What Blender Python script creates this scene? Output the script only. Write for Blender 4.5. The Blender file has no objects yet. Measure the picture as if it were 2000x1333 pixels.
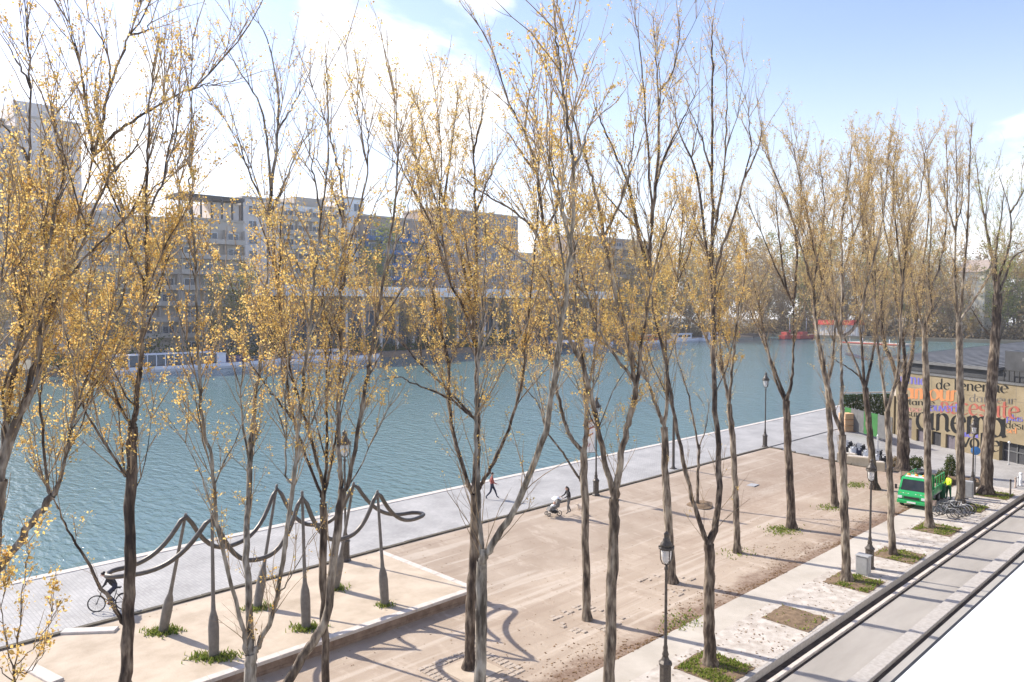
import bpy, math, random
import numpy as np
from mathutils import Vector, Matrix

# ------------------------------------------------------------------ scene, camera, light
scene = bpy.context.scene
COL = scene.collection
R = math.radians
CAM_H = 12.5
FPX, CX, CY = 1500.0, 1000.0, 666.5          # focal length and centre of the 2000 px photograph
YAW, PITCH = math.atan2(1540, 1500), math.atan2(66.5, 1500)
FW = np.array([math.cos(YAW) * math.cos(PITCH), math.sin(YAW) * math.cos(PITCH), -math.sin(PITCH)])
RT = np.array([math.sin(YAW), -math.cos(YAW), 0.0])
UP = np.cross(RT, FW)
cam = bpy.data.cameras.new('camera')
cam_o = bpy.data.objects.new('camera', cam)
COL.objects.link(cam_o)
cam.sensor_width = 36.0
cam.lens = 27.0
cam.clip_start = 0.1
cam.clip_end = 4000
cam_o.matrix_world = Matrix(((RT[0], UP[0], -FW[0], 0), (RT[1], UP[1], -FW[1], 0), (RT[2], UP[2], -FW[2], CAM_H), (0, 0, 0, 1)))
scene.camera = cam_o

SUN_EL, SUN_AZ = R(35.5), R(105)             # azimuth counter-clockwise from +X
world = bpy.data.worlds.new('World')
scene.world = world
world.use_nodes = True
wn, wl = world.node_tree.nodes, world.node_tree.links
wn.clear()
w_out = wn.new('ShaderNodeOutputWorld')
w_bg = wn.new('ShaderNodeBackground')
w_bg.inputs['Strength'].default_value = 0.15
sky = wn.new('ShaderNodeTexSky')
sky.sky_type = 'NISHITA'
sky.sun_disc = False
sky.sun_elevation = SUN_EL
sky.sun_rotation = math.atan2(math.cos(SUN_AZ), math.sin(SUN_AZ)) % (2 * math.pi)
sky.altitude = 50
sky.air_density = 1.0
sky.dust_density = 0.6
sky.ozone_density = 1.5


def wnode(kind, **kw):
    n = wn.new(kind)
    for k, v in kw.items():
        setattr(n, k, v)
    return n


def wmath(op, a, b=None, clamp=False):
    n = wn.new('ShaderNodeMath')
    n.operation = op
    n.use_clamp = clamp
    for i, v in enumerate((a, b)):
        if v is None:
            continue
        if isinstance(v, (int, float)):
            n.inputs[i].default_value = v
        else:
            wl.new(v, n.inputs[i])
    return n.outputs[0]


tc = wnode('ShaderNodeTexCoord')
sep = wnode('ShaderNodeSeparateXYZ')
wl.new(tc.outputs['Generated'], sep.inputs[0])
zz = wmath('MAXIMUM', sep.outputs[2], 0.0)
den = wmath('ADD', zz, 0.22)
cmb = wnode('ShaderNodeCombineXYZ')
wl.new(wmath('DIVIDE', sep.outputs[0], den), cmb.inputs[0])
wl.new(wmath('DIVIDE', sep.outputs[1], den), cmb.inputs[1])
cmb.inputs[2].default_value = 3.7
nz = wnode('ShaderNodeTexNoise')
nz.inputs['Scale'].default_value = 1.7
nz.inputs['Detail'].default_value = 9
nz.inputs['Roughness'].default_value = 0.56
nz.inputs['Distortion'].default_value = 0.25
wl.new(cmb.outputs[0], nz.inputs['Vector'])
# more cloud on the sun's side of the sky and towards the horizon
side = wmath('ADD', wmath('MULTIPLY', sep.outputs[0], math.cos(SUN_AZ)), wmath('MULTIPLY', sep.outputs[1], math.sin(SUN_AZ)))
bias = wmath('ADD', wmath('MULTIPLY', side, 0.115), wmath('MULTIPLY', zz, -0.33))
cl = wmath('ADD', nz.outputs['Fac'], bias)
def cloud_bank(px, py, deg, amt):
    global cl
    d = FW * FPX + RT * (px - CX) + UP * (CY - py)
    d = d / np.linalg.norm(d)
    vd = wnode('ShaderNodeVectorMath', operation='DOT_PRODUCT')
    wl.new(tc.outputs['Generated'], vd.inputs[0])
    vd.inputs[1].default_value = tuple(d)
    mr = wnode('ShaderNodeMapRange', interpolation_type='SMOOTHSTEP')
    mr.inputs['From Min'].default_value = math.cos(R(deg))
    mr.inputs['To Max'].default_value = amt
    wl.new(vd.outputs['Value'], mr.inputs['Value'])
    cl = wmath('ADD', cl, mr.outputs[0])


cloud_bank(700, 130, 6, .09)
cloud_bank(860, 190, 6, .10)
cloud_bank(560, 10, 4, .05)
cloud_bank(200, 160, 13, .07)
cloud_bank(450, 60, 6, -.15)
cloud_bank(1500, 60, 20, -.22)
cloud_bank(1180, 40, 9, -.14)
cloud_bank(1970, 255, 5, .16)
ramp = wnode('ShaderNodeMapRange')
ramp.interpolation_type = 'SMOOTHSTEP'
ramp.inputs['From Min'].default_value = 0.52
ramp.inputs['From Max'].default_value = 0.66
wl.new(cl, ramp.inputs['Value'])
hz = wnode('ShaderNodeMapRange')             # pale air low over the horizon
hz.interpolation_type = 'SMOOTHSTEP'
hz.inputs['From Min'].default_value = 0.34
hz.inputs['From Max'].default_value = 0.0
hz.inputs['To Max'].default_value = 0.65
wl.new(zz, hz.inputs['Value'])
mx0 = wnode('ShaderNodeMixRGB')
mx0.inputs[2].default_value = (4.7, 5.0, 5.4, 1)
wl.new(hz.outputs[0], mx0.inputs[0])
hs = wnode('ShaderNodeHueSaturation')
hs.inputs['Saturation'].default_value = 0.98
hs.inputs['Value'].default_value = 0.97
wl.new(sky.outputs[0], hs.inputs['Color'])
tint = wnode('ShaderNodeMixRGB', blend_type='MULTIPLY')
tint.inputs[0].default_value = 1
tint.inputs[2].default_value = (1.10, 1.0, 1.06, 1)
wl.new(hs.outputs[0], tint.inputs[1])
wl.new(tint.outputs[0], mx0.inputs[1])
mx = wnode('ShaderNodeMixRGB')
mx.inputs[2].default_value = (6.2, 6.2, 6.3, 1)
wl.new(wmath('MULTIPLY', ramp.outputs[0], 0.92), mx.inputs[0])
wl.new(mx0.outputs[0], mx.inputs[1])
wl.new(mx.outputs[0], w_bg.inputs['Color'])
wl.new(w_bg.outputs[0], w_out.inputs['Surface'])

sun = bpy.data.lights.new('sun', 'SUN')
sun.energy = 4.6
sun.angle = R(0.53)
sun.color = (1.0, 0.93, 0.82)
sun_o = bpy.data.objects.new('sun', sun)
COL.objects.link(sun_o)
sd = Vector((math.cos(SUN_EL) * math.cos(SUN_AZ), math.cos(SUN_EL) * math.sin(SUN_AZ), math.sin(SUN_EL)))
sun_o.rotation_euler = sd.to_track_quat('Z', 'Y').to_euler()
sun_o.location = (0, 0, 60)

scene.view_settings.view_transform = 'Standard'
scene.view_settings.look = 'None'
scene.view_settings.exposure = 0.77
scene.view_settings.gamma = 1.0
scene.view_settings.use_curve_mapping = False
scene.cycles.max_bounces = 6
scene.cycles.transparent_max_bounces = 6


# ------------------------------------------------------------------ helpers
def tag(o, label=None, cat=None, group=None, kind=None):
    if label: o['label'] = label
    if cat: o['category'] = cat
    if group: o['group'] = group
    if kind: o['kind'] = kind
    return o


def empty(name, loc=(0, 0, 0), rz=0.0, label=None, cat=None, group=None, kind=None):
    o = bpy.data.objects.new(name, None)
    COL.objects.link(o)
    o.location = loc
    o.rotation_euler = (0, 0, rz)
    o.empty_display_size = 0.2
    return tag(o, label, cat, group, kind)


def link_mesh(name, me, parent=None, loc=None, rz=None):
    o = bpy.data.objects.new(name, me)
    COL.objects.link(o)
    if parent is not None: o.parent = parent
    if loc is not None: o.location = loc
    if rz is not None: o.rotation_euler = (0, 0, rz)
    return o


def np_mesh(name, V, Fc, mats, smooth=False, midx=None):
    """mesh from an (n,3) vertex array and one (m,k) face array (all faces k-gons)"""
    me = bpy.data.meshes.new(name)
    V = np.ascontiguousarray(V, dtype=np.float32)
    Fc = np.ascontiguousarray(Fc, dtype=np.int32)
    m, k = Fc.shape
    me.vertices.add(len(V)); me.vertices.foreach_set('co', V.ravel())
    me.loops.add(m * k); me.loops.foreach_set('vertex_index', Fc.ravel())
    me.polygons.add(m)
    me.polygons.foreach_set('loop_start', np.arange(0, m * k, k, dtype=np.int32))
    me.polygons.foreach_set('loop_total', np.full(m, k, dtype=np.int32))
    if midx is not None: me.polygons.foreach_set('material_index', np.asarray(midx, dtype=np.int32))
    me.polygons.foreach_set('use_smooth', np.full(m, smooth, dtype=bool))
    for q in (mats if isinstance(mats, (list, tuple)) else [mats]): me.materials.append(q)
    me.update(calc_edges=True)
    me.validate()
    return me


class MB:
    """collects shapes and links them as one mesh object"""
    def __init__(s):
        s.v, s.f, s.m, s.sm = [], [], [], []

    def add(s, v, f, mi=0, smooth=False):
        b = len(s.v)
        s.v += [tuple(p) for p in v]
        for q in f:
            s.f.append([i + b for i in q]); s.m.append(mi); s.sm.append(smooth)
        return s

    def box(s, x0, x1, y0, y1, z0, z1, mi=0, bev=0.0):
        if bev > 0:
            b = bev
            out = []
            for (z, i) in ((z0, 0), (z1 - b, 0), (z1, b)):
                out += [(x0 + i, y0 + i, z), (x1 - i, y0 + i, z), (x1 - i, y1 - i, z), (x0 + i, y1 - i, z)]
            f = [(3, 2, 1, 0), (8, 9, 10, 11)]
            for r in (0, 4):
                for k in range(4):
                    f.append((r + k, r + (k + 1) % 4, r + 4 + (k + 1) % 4, r + 4 + k))
            return s.add(out, f, mi)
        v = [(x0, y0, z0), (x1, y0, z0), (x1, y1, z0), (x0, y1, z0), (x0, y0, z1), (x1, y0, z1), (x1, y1, z1), (x0, y1, z1)]
        f = [(3, 2, 1, 0), (4, 5, 6, 7), (0, 1, 5, 4), (1, 2, 6, 5), (2, 3, 7, 6), (3, 0, 4, 7)]
        return s.add(v, f, mi)

    def prism(s, poly, axis, a, b, mi=0):
        """polygon in the plane normal to axis ('x','y','z') extruded from a to b"""
        n = len(poly)
        def pt(p, t):
            if axis == 'z': return (p[0], p[1], t)
            if axis == 'y': return (p[0], t, p[1])
            return (t, p[0], p[1])
        v = [pt(p, a) for p in poly] + [pt(p, b) for p in poly]
        f = [tuple(range(n - 1, -1, -1)), tuple(range(n, 2 * n))]
        f += [(i, (i + 1) % n, n + (i + 1) % n, n + i) for i in range(n)]
        return s.add(v, f, mi)

    def tube(s, pts, rad, n=8, mi=0, closed=False, cap=True, smooth=True):
        pts = [Vector(p) for p in pts]
        k = len(pts)
        if not isinstance(rad, (list, tuple)): rad = [rad] * k
        ref = None
        v = []
        for i, p in enumerate(pts):
            if closed: t = pts[(i + 1) % k] - pts[i - 1]
            else: t = pts[min(i + 1, k - 1)] - pts[max(i - 1, 0)]
            if t.length < 1e-9: t = Vector((0, 0, 1))
            t.normalize()
            if ref is None:
                ref = Vector((0, 0, 1)) if abs(t.z) < 0.9 else Vector((1, 0, 0))
            a = ref - t * ref.dot(t)
            if a.length < 1e-6: a = t.orthogonal()
            a.normalize(); ref = a
            b = t.cross(a)
            for j in range(n):
                an = 2 * math.pi * j / n
                v.append(p + (a * math.cos(an) + b * math.sin(an)) * rad[i])
        f = []
        for i in range(k if closed else k - 1):
            r0, r1 = i * n, ((i + 1) % k) * n
            for j in range(n):
                f.append((r0 + j, r0 + (j + 1) % n, r1 + (j + 1) % n, r1 + j))
        s.add(v, f, mi, smooth)
        if cap and not closed:
            b = len(s.v) - len(v)
            s.f.append([b + j for j in range(n - 1, -1, -1)]); s.m.append(mi); s.sm.append(False)
            s.f.append([b + (k - 1) * n + j for j in range(n)]); s.m.append(mi); s.sm.append(False)
        return s

    def lathe(s, prof, n=16, c=(0, 0, 0), mi=0, smooth=True):
        v = []
        for (r, z) in prof:
            for j in range(n):
                a = 2 * math.pi * j / n
                v.append((c[0] + r * math.cos(a), c[1] + r * math.sin(a), c[2] + z))
        f = []
        for i in range(len(prof) - 1):
            for j in range(n):
                f.append((i * n + j, i * n + (j + 1) % n, (i + 1) * n + (j + 1) % n, (i + 1) * n + j))
        f.append(tuple(range(n - 1, -1, -1)))
        f.append(tuple((len(prof) - 1) * n + j for j in range(n)))
        return s.add(v, f, mi, smooth)

    def ball(s, c, r, n=10, mi=0, sq=(1, 1, 1)):
        prof = [(math.sin(math.pi * i / n), -math.cos(math.pi * i / n)) for i in range(n + 1)]
        v, f = [], []
        m = n + 2
        for (q, z) in prof:
            for j in range(m):
                a = 2 * math.pi * j / m
                v.append((c[0] + r * sq[0] * max(q, 1e-4) * math.cos(a), c[1] + r * sq[1] * max(q, 1e-4) * math.sin(a), c[2] + r * sq[2] * z))
        for i in range(n):
            for j in range(m):
                f.append((i * m + j, i * m + (j + 1) % m, (i + 1) * m + (j + 1) % m, (i + 1) * m + j))
        return s.add(v, f, mi, True)

    def mesh(s, name, mats):
        me = bpy.data.meshes.new(name)
        me.from_pydata(s.v, [], s.f)
        for q in (mats if isinstance(mats, (list, tuple)) else [mats]): me.materials.append(q)
        me.polygons.foreach_set('material_index', s.m)
        me.polygons.foreach_set('use_smooth', s.sm)
        me.update()
        return me

    def build(s, name, mats, parent=None, loc=None, rz=None):
        return link_mesh(name, s.mesh(name, mats), parent, loc, rz)


KIDS = {}
def copy_tree(o, parent=None):
    """a thing, its parts and their sub-parts, sharing mesh data"""
    c = o.copy()
    COL.objects.link(c)
    if parent is not None: c.parent = parent
    for ch in [q for q in COL.objects if q.parent == o]:
        copy_tree(ch, c)
    return c


def gz(y):
    """height of the open ground: level with the quay on the water side, half a metre lower by the path"""
    return -0.5 * min(1.0, max(0.0, (32.0 - y) / 6.8))


def at(px, py, z=None):
    """ground point seen at a pixel of the photograph (z=None: on the open ground)"""
    r = FW * FPX + RT * (px - CX) + UP * (CY - py)
    def hit(zz): return np.array([0, 0, CAM_H]) + r * ((zz - CAM_H) / r[2])
    if z is not None: return Vector(hit(z))
    p = hit(0)
    for _ in range(12): p = hit(gz(p[1]))
    return Vector(p)


def ray_pt(px, py, depth):
    return np.array([0, 0, CAM_H]) + (FW * FPX + RT * (px - CX) + UP * (CY - py)) * (depth / FPX)


def depth_of(p):
    return float((np.array(p) - np.array([0, 0, CAM_H])) @ FW)


def onY(px, py, Y):
    r = FW * FPX + RT * (px - CX) + UP * (CY - py)
    return Vector(np.array([0, 0, CAM_H]) + r * (Y / r[1]))


# ------------------------------------------------------------------ materials
def nmat(name):
    m = bpy.data.materials.new(name)
    m.use_nodes = True
    nt = m.node_tree
    b = nt.nodes['Principled BSDF']
    return m, nt, b


def pm(name, c1, c2=None, scale=3.0, rough=0.7, bump=0.0, bscale=None, metal=0.0, detail=6, stretch=(1, 1, 1), coat=0.0, world_co=False, lo=0.35, hi=0.65):
    """plain procedural material: two colours mixed by noise, optional relief"""
    m, nt, b = nmat(name)
    N, L = nt.nodes, nt.links
    b.inputs['Roughness'].default_value = rough
    b.inputs['Metallic'].default_value = metal
    if coat: b.inputs['Coat Weight'].default_value = coat
    if c2 is None: c2 = tuple(min(1, q * 1.18 + 0.004) for q in c1)
    t = N.new('ShaderNodeNewGeometry') if world_co else N.new('ShaderNodeTexCoord')
    mp = N.new('ShaderNodeMapping')
    mp.inputs['Scale'].default_value = stretch
    L.new(t.outputs['Position' if world_co else 'Object'], mp.inputs['Vector'])
    n = N.new('ShaderNodeTexNoise')
    n.inputs['Scale'].default_value = scale
    n.inputs['Detail'].default_value = detail
    n.inputs['Roughness'].default_value = 0.6
    L.new(mp.outputs[0], n.inputs['Vector'])
    mr = N.new('ShaderNodeMapRange')
    mr.inputs['From Min'].default_value = lo
    mr.inputs['From Max'].default_value = hi
    L.new(n.outputs['Fac'], mr.inputs['Value'])
    x = N.new('ShaderNodeMixRGB')
    x.inputs[1].default_value = (*c1, 1)
    x.inputs[2].default_value = (*c2, 1)
    L.new(mr.outputs[0], x.inputs[0])
    L.new(x.outputs[0], b.inputs['Base Color'])
    if bump:
        n2 = N.new('ShaderNodeTexNoise')
        n2.inputs['Scale'].default_value = bscale or scale * 4
        n2.inputs['Detail'].default_value = 5
        L.new(mp.outputs[0], n2.inputs['Vector'])
        bp = N.new('ShaderNodeBump')
        bp.inputs['Strength'].default_value = bump
        bp.inputs['Distance'].default_value = 0.02
        L.new(n2.outputs['Fac'], bp.inputs['Height'])
        L.new(bp.outputs[0], b.inputs['Normal'])
    return m


def bark_mat(name, dark, mid, pale):
    m, nt, b = nmat(name)
    N, L = nt.nodes, nt.links
    b.inputs['Roughness'].default_value = 0.9
    g = N.new('ShaderNodeNewGeometry')
    mp = N.new('ShaderNodeMapping')
    mp.inputs['Scale'].default_value = (1, 1, 0.22)
    L.new(g.outputs['Position'], mp.inputs['Vector'])
    n = N.new('ShaderNodeTexNoise'); n.inputs['Scale'].default_value = 9; n.inputs['Detail'].default_value = 8
    L.new(mp.outputs[0], n.inputs['Vector'])
    big = N.new('ShaderNodeTexNoise'); big.inputs['Scale'].default_value = 0.9; big.inputs['Detail'].default_value = 3
    L.new(g.outputs['Position'], big.inputs['Vector'])
    r = N.new('ShaderNodeValToRGB')
    r.color_ramp.elements[0].position = 0.32; r.color_ramp.elements[0].color = (*dark, 1)
    r.color_ramp.elements[1].position = 0.70; r.color_ramp.elements[1].color = (*pale, 1)
    e = r.color_ramp.elements.new(0.5); e.color = (*mid, 1)
    ad = N.new('ShaderNodeMath'); ad.operation = 'ADD'
    ml = N.new('ShaderNodeMath'); ml.operation = 'MULTIPLY_ADD'
    ml.inputs[1].default_value = 0.7; ml.inputs[2].default_value = -0.35
    L.new(big.outputs['Fac'], ml.inputs[0])
    L.new(n.outputs['Fac'], ad.inputs[0]); L.new(ml.outputs[0], ad.inputs[1])
    L.new(ad.outputs[0], r.inputs[0])
    L.new(r.outputs[0], b.inputs['Base Color'])
    bp = N.new('ShaderNodeBump'); bp.inputs['Strength'].default_value = 0.9; bp.inputs['Distance'].default_value = 0.03
    L.new(n.outputs['Fac'], bp.inputs['Height'])
    L.new(bp.outputs[0], b.inputs['Normal'])
    return m


def leaf_mat(name, cols, trans=0.5):
    m = bpy.data.materials.new(name)
    m.use_nodes = True
    nt = m.node_tree
    N, L = nt.nodes, nt.links
    N.clear()
    out = N.new('ShaderNodeOutputMaterial')
    g = N.new('ShaderNodeNewGeometry')
    r = N.new('ShaderNodeValToRGB')
    el = r.color_ramp.elements
    el[0].position = 0.0; el[0].color = (*cols[0], 1)
    el[1].position = 1.0; el[1].color = (*cols[-1], 1)
    for i, c in enumerate(cols[1:-1]):
        e = el.new((i + 1) / (len(cols) - 1)); e.color = (*c, 1)
    L.new(g.outputs['Random Per Island'], r.inputs[0])
    d = N.new('ShaderNodeBsdfDiffuse'); t = N.new('ShaderNodeBsdfTranslucent'); x = N.new('ShaderNodeMixShader')
    gl = N.new('ShaderNodeBsdfGlossy'); gl.inputs['Roughness'].default_value = 0.35; x2 = N.new('ShaderNodeMixShader')
    L.new(r.outputs[0], d.inputs[0]); L.new(r.outputs[0], t.inputs[0])
    x.inputs[0].default_value = trans
    L.new(d.outputs[0], x.inputs[1]); L.new(t.outputs[0], x.inputs[2])
    x2.inputs[0].default_value = 0.0
    L.new(x.outputs[0], x2.inputs[1]); L.new(gl.outputs[0], x2.inputs[2])
    L.new(x2.outputs[0], out.inputs[0])
    return m


def sand_mat():
    m, nt, b = nmat('stabilised_sand')
    N, L = nt.nodes, nt.links
    b.inputs['Roughness'].default_value = 0.95
    g = N.new('ShaderNodeNewGeometry')
    s = N.new('ShaderNodeSeparateXYZ'); L.new(g.outputs['Position'], s.inputs[0])
    def noise(sc, det=6, rg=0.6, st=None):
        n = N.new('ShaderNodeTexNoise'); n.inputs['Scale'].default_value = sc; n.inputs['Detail'].default_value = det; n.inputs['Roughness'].default_value = rg
        if st:
            mp = N.new('ShaderNodeMapping'); mp.inputs['Scale'].default_value = st
            L.new(g.outputs['Position'], mp.inputs[0]); L.new(mp.outputs[0], n.inputs['Vector'])
        else: L.new(g.outputs['Position'], n.inputs['Vector'])
        return n.outputs['Fac']
    def mth(op, a, c=None, clamp=False):
        n = N.new('ShaderNodeMath'); n.operation = op; n.use_clamp = clamp
        for i, v in enumerate((a, c)):
            if v is None: continue
            if isinstance(v, (int, float)): n.inputs[i].default_value = v
            else: L.new(v, n.inputs[i])
        return n.outputs[0]
    def mrange(v, a, c, lo=0, hi=1):
        n = N.new('ShaderNodeMapRange'); n.interpolation_type = 'SMOOTHSTEP'
        n.inputs['From Min'].default_value = a; n.inputs['From Max'].default_value = c
        n.inputs['To Min'].default_value = lo; n.inputs['To Max'].default_value = hi
        L.new(v, n.inputs['Value']); return n.outputs[0]
    def mix(f, a, c):
        n = N.new('ShaderNodeMixRGB'); L.new(f, n.inputs[0])
        for i, v in ((1, a), (2, c)):
            if isinstance(v, tuple): n.inputs[i].default_value = (*v, 1)
            else: L.new(v, n.inputs[i])
        return n.outputs[0]
    base = mix(mrange(noise(0.35), 0.35, 0.68), (0.355, 0.275, 0.205), (0.435, 0.35, 0.27))
    base = mix(mrange(noise(1.3, 8, 0.7, (1, 0.35, 1)), 0.52, 0.72), base, (0.50, 0.41, 0.325))
    mp2 = N.new('ShaderNodeMapping'); mp2.inputs['Rotation'].default_value = (0, 0, R(38)); mp2.inputs['Scale'].default_value = (0.09, 1.5, 1)
    L.new(g.outputs['Position'], mp2.inputs[0])
    n2 = N.new('ShaderNodeTexNoise'); n2.inputs['Scale'].default_value = 1.0; n2.inputs['Detail'].default_value = 5; n2.inputs['Distortion'].default_value = 0.6
    L.new(mp2.outputs[0], n2.inputs['Vector'])
    base = mix(mth('MULTIPLY', mrange(n2.outputs['Fac'], 0.54, 0.68), 0.6), base, (0.55, 0.47, 0.385))
    base = mix(mth('MULTIPLY', mrange(n2.outputs['Fac'], 0.44, 0.33), 0.35), base, (0.28, 0.205, 0.15))
    # brown earth and leaf litter worn through along the path and under the far trees
    edge = mth('ADD', mth('ADD', s.outputs[1], mth('MULTIPLY', noise(0.5), -3.0)), mth('MULTIPLY', noise(2.5), -1.2))
    em = mrange(edge, 16.5, 15.2)
    far = mth('ADD', mth('MULTIPLY', s.outputs[0], 0.03), mth('MULTIPLY', noise(0.25, 5), 1.6))
    fm = mth('MULTIPLY', mrange(far, 1.75, 2.6), mrange(s.outputs[1], 33, 26))
    fm = mth('MULTIPLY', fm, mrange(noise(4.5, 8, 0.75), 0.38, 0.6, 0.25, 0.8))
    base = mix(fm, base, (0.30, 0.215, 0.155))
    base = mix(mth('MULTIPLY', em, mrange(noise(5, 8, 0.7), 0.25, 0.6, 0.55, 1.0)), base, (0.20, 0.13, 0.088))
    speck = mrange(noise(14, 4, 0.7), 0.60, 0.72)
    base = mix(mth('MULTIPLY', speck, 0.5), base, (0.27, 0.18, 0.12))
    L.new(base, b.inputs['Base Color'])
    bp = N.new('ShaderNodeBump'); bp.inputs['Strength'].default_value = 0.6; bp.inputs['Distance'].default_value = 0.03
    L.new(noise(9, 8, 0.7), bp.inputs['Height']); L.new(bp.outputs[0], b.inputs['Normal'])
    return m


def sett_mat(name, c1, c2, joint, size):
    m, nt, b = nmat(name)
    N, L = nt.nodes, nt.links
    b.inputs['Roughness'].default_value = 0.75
    g = N.new('ShaderNodeNewGeometry')
    mp = N.new('ShaderNodeMapping'); mp.inputs['Rotation'].default_value = (0, 0, R(90))
    L.new(g.outputs['Position'], mp.inputs[0])
    br = N.new('ShaderNodeTexBrick')
    br.inputs['Scale'].default_value = 1.0
    br.inputs['Brick Width'].default_value = size * 1.35
    br.inputs['Row Height'].default_value = size
    br.inputs['Mortar Size'].default_value = size * 0.09
    br.inputs['Mortar Smooth'].default_value = 0.4
    br.inputs['Color1'].default_value = (*c1, 1); br.inputs['Color2'].default_value = (*c2, 1); br.inputs['Mortar'].default_value = (*joint, 1)
    L.new(mp.outputs[0], br.inputs['Vector'])
    n = N.new('ShaderNodeTexNoise'); n.inputs['Scale'].default_value = 0.5; n.inputs['Detail'].default_value = 7
    L.new(g.outputs['Position'], n.inputs['Vector'])
    mr = N.new('ShaderNodeMapRange'); mr.inputs['From Min'].default_value = 0.3; mr.inputs['From Max'].default_value = 0.7
    mr.inputs['To Min'].default_value = 0.78; mr.inputs['To Max'].default_value = 1.1
    L.new(n.outputs['Fac'], mr.inputs[0])
    x = N.new('ShaderNodeMixRGB'); x.blend_type = 'MULTIPLY'; x.inputs[0].default_value = 1
    L.new(br.outputs['Color'], x.inputs[1]); L.new(mr.outputs[0], x.inputs[2])
    L.new(x.outputs[0], b.inputs['Base Color'])
    bp = N.new('ShaderNodeBump'); bp.inputs['Strength'].default_value = 0.5; bp.inputs['Distance'].default_value = 0.02; bp.invert = True
    L.new(br.outputs['Fac'], bp.inputs['Height']); L.new(bp.outputs[0], b.inputs['Normal'])
    return m


def water_mat():
    m, nt, b = nmat('basin_water')
    N, L = nt.nodes, nt.links
    b.inputs['Roughness'].default_value = 0.13
    b.inputs['IOR'].default_value = 1.33
    b.inputs['Specular IOR Level'].default_value = 0.5
    g = N.new('ShaderNodeNewGeometry')
    n0 = N.new('ShaderNodeTexNoise'); n0.inputs['Scale'].default_value = 0.03; n0.inputs['Detail'].default_value = 3
    L.new(g.outputs['Position'], n0.inputs['Vector'])
    x = N.new('ShaderNodeMixRGB'); x.inputs[1].default_value = (0.100, 0.178, 0.192, 1); x.inputs[2].default_value = (0.120, 0.205, 0.200, 1)
    L.new(n0.outputs['Fac'], x.inputs[0]); L.new(x.outputs[0], b.inputs['Base Color'])
    def wave(rot, st, sc, det):
        mp = N.new('ShaderNodeMapping'); mp.inputs['Rotation'].default_value = (0, 0, R(rot)); mp.inputs['Scale'].default_value = st
        L.new(g.outputs['Position'], mp.inputs[0])
        n = N.new('ShaderNodeTexNoise'); n.inputs['Scale'].default_value = sc; n.inputs['Detail'].default_value = det; n.inputs['Roughness'].default_value = 0.55
        L.new(mp.outputs[0], n.inputs['Vector']); return n.outputs['Fac']
    a = N.new('ShaderNodeMath'); a.operation = 'MULTIPLY_ADD'; a.inputs[1].default_value = 0.6
    L.new(wave(40, (1, 0.4, 1), 0.55, 4), a.inputs[0]); L.new(wave(15, (1, 0.35, 1), 1.9, 5), a.inputs[2])
    bp = N.new('ShaderNodeBump'); bp.inputs['Strength'].default_value = 1.0; bp.inputs['Distance'].default_value = 0.20
    L.new(a.outputs[0], bp.inputs['Height']); L.new(bp.outputs[0], b.inputs['Normal'])
    return m


M = {}
M['sand'] = sand_mat()
M['terrace'] = pm('terrace_sand', (0.36, 0.285, 0.205), (0.55, 0.455, 0.35), 0.8, 0.95, 0.5, 12, world_co=True, detail=14, lo=.22, hi=.62)
M['quay'] = sett_mat('quay_setts', (0.365, 0.355, 0.345), (0.435, 0.42, 0.405), (0.31, 0.30, 0.285), 0.15)
M['court'] = sett_mat('court_setts', (0.36, 0.345, 0.33), (0.42, 0.41, 0.395), (0.29, 0.275, 0.26), 0.2)
M['path'] = pm('pale_concrete', (0.43, 0.385, 0.325), (0.525, 0.475, 0.41), 0.7, 0.9, 0.25, 20, world_co=True)
M['verge'] = pm('gritty_verge', (0.38, 0.33, 0.28), (0.58, 0.53, 0.475), 2.2, 0.95, 0.4, 16, world_co=True, detail=10)
M['street'] = pm('worn_asphalt', (0.30, 0.275, 0.245), (0.38, 0.35, 0.315), 0.8, 0.9, 0.3, 40, world_co=True, stretch=(0.25, 1, 1))
M['street2'] = pm('grey_asphalt', (0.33, 0.31, 0.285), (0.39, 0.37, 0.34), 0.8, 0.9, 0.3, 40, world_co=True, stretch=(0.3, 1, 1))
M['kerb'] = pm('granite_kerb', (0.36, 0.33, 0.30), (0.46, 0.43, 0.40), 6, 0.85, 0.3)
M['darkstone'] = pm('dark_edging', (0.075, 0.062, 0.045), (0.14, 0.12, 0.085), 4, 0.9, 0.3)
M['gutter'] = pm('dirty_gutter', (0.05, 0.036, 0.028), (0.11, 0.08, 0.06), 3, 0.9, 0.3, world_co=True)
M['stone'] = pm('wall_stone', (0.19, 0.125, 0.085), (0.30, 0.215, 0.155), 2.5, 0.9, 0.5, world_co=True)
M['coping'] = pm('pale_coping', (0.52, 0.46, 0.40), (0.64, 0.58, 0.52), 3, 0.85, 0.3, world_co=True)
M['pit_sett'] = pm('pit_setts', (0.36, 0.29, 0.225), (0.48, 0.405, 0.33), 2.0, 0.9, 0.3, world_co=True)
M['earth'] = pm('pit_earth', (0.13, 0.085, 0.05), (0.24, 0.165, 0.10), 4, 0.95, 0.8, 12, world_co=True)
M['water'] = water_mat()
M['terrain'] = pm('far_ground', (0.085, 0.08, 0.06), (0.15, 0.14, 0.11), 0.05, 0.95, world_co=True)
M['grass'] = leaf_mat('weed_grass', [(0.09, 0.15, 0.02), (0.18, 0.26, 0.04), (0.32, 0.30, 0.10), (0.25, 0.31, 0.06)], 0.35)
M['bark'] = bark_mat('grey_bark', (0.040, 0.028, 0.020), (0.145, 0.112, 0.082), (0.34, 0.29, 0.225))
M['bark_pale'] = bark_mat('pale_bark', (0.06, 0.048, 0.036), (0.20, 0.175, 0.14), (0.36, 0.33, 0.28))
M['bark_dark'] = bark_mat('dark_bark', (0.022, 0.014, 0.010), (0.082, 0.058, 0.041), (0.235, 0.188, 0.14))
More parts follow.
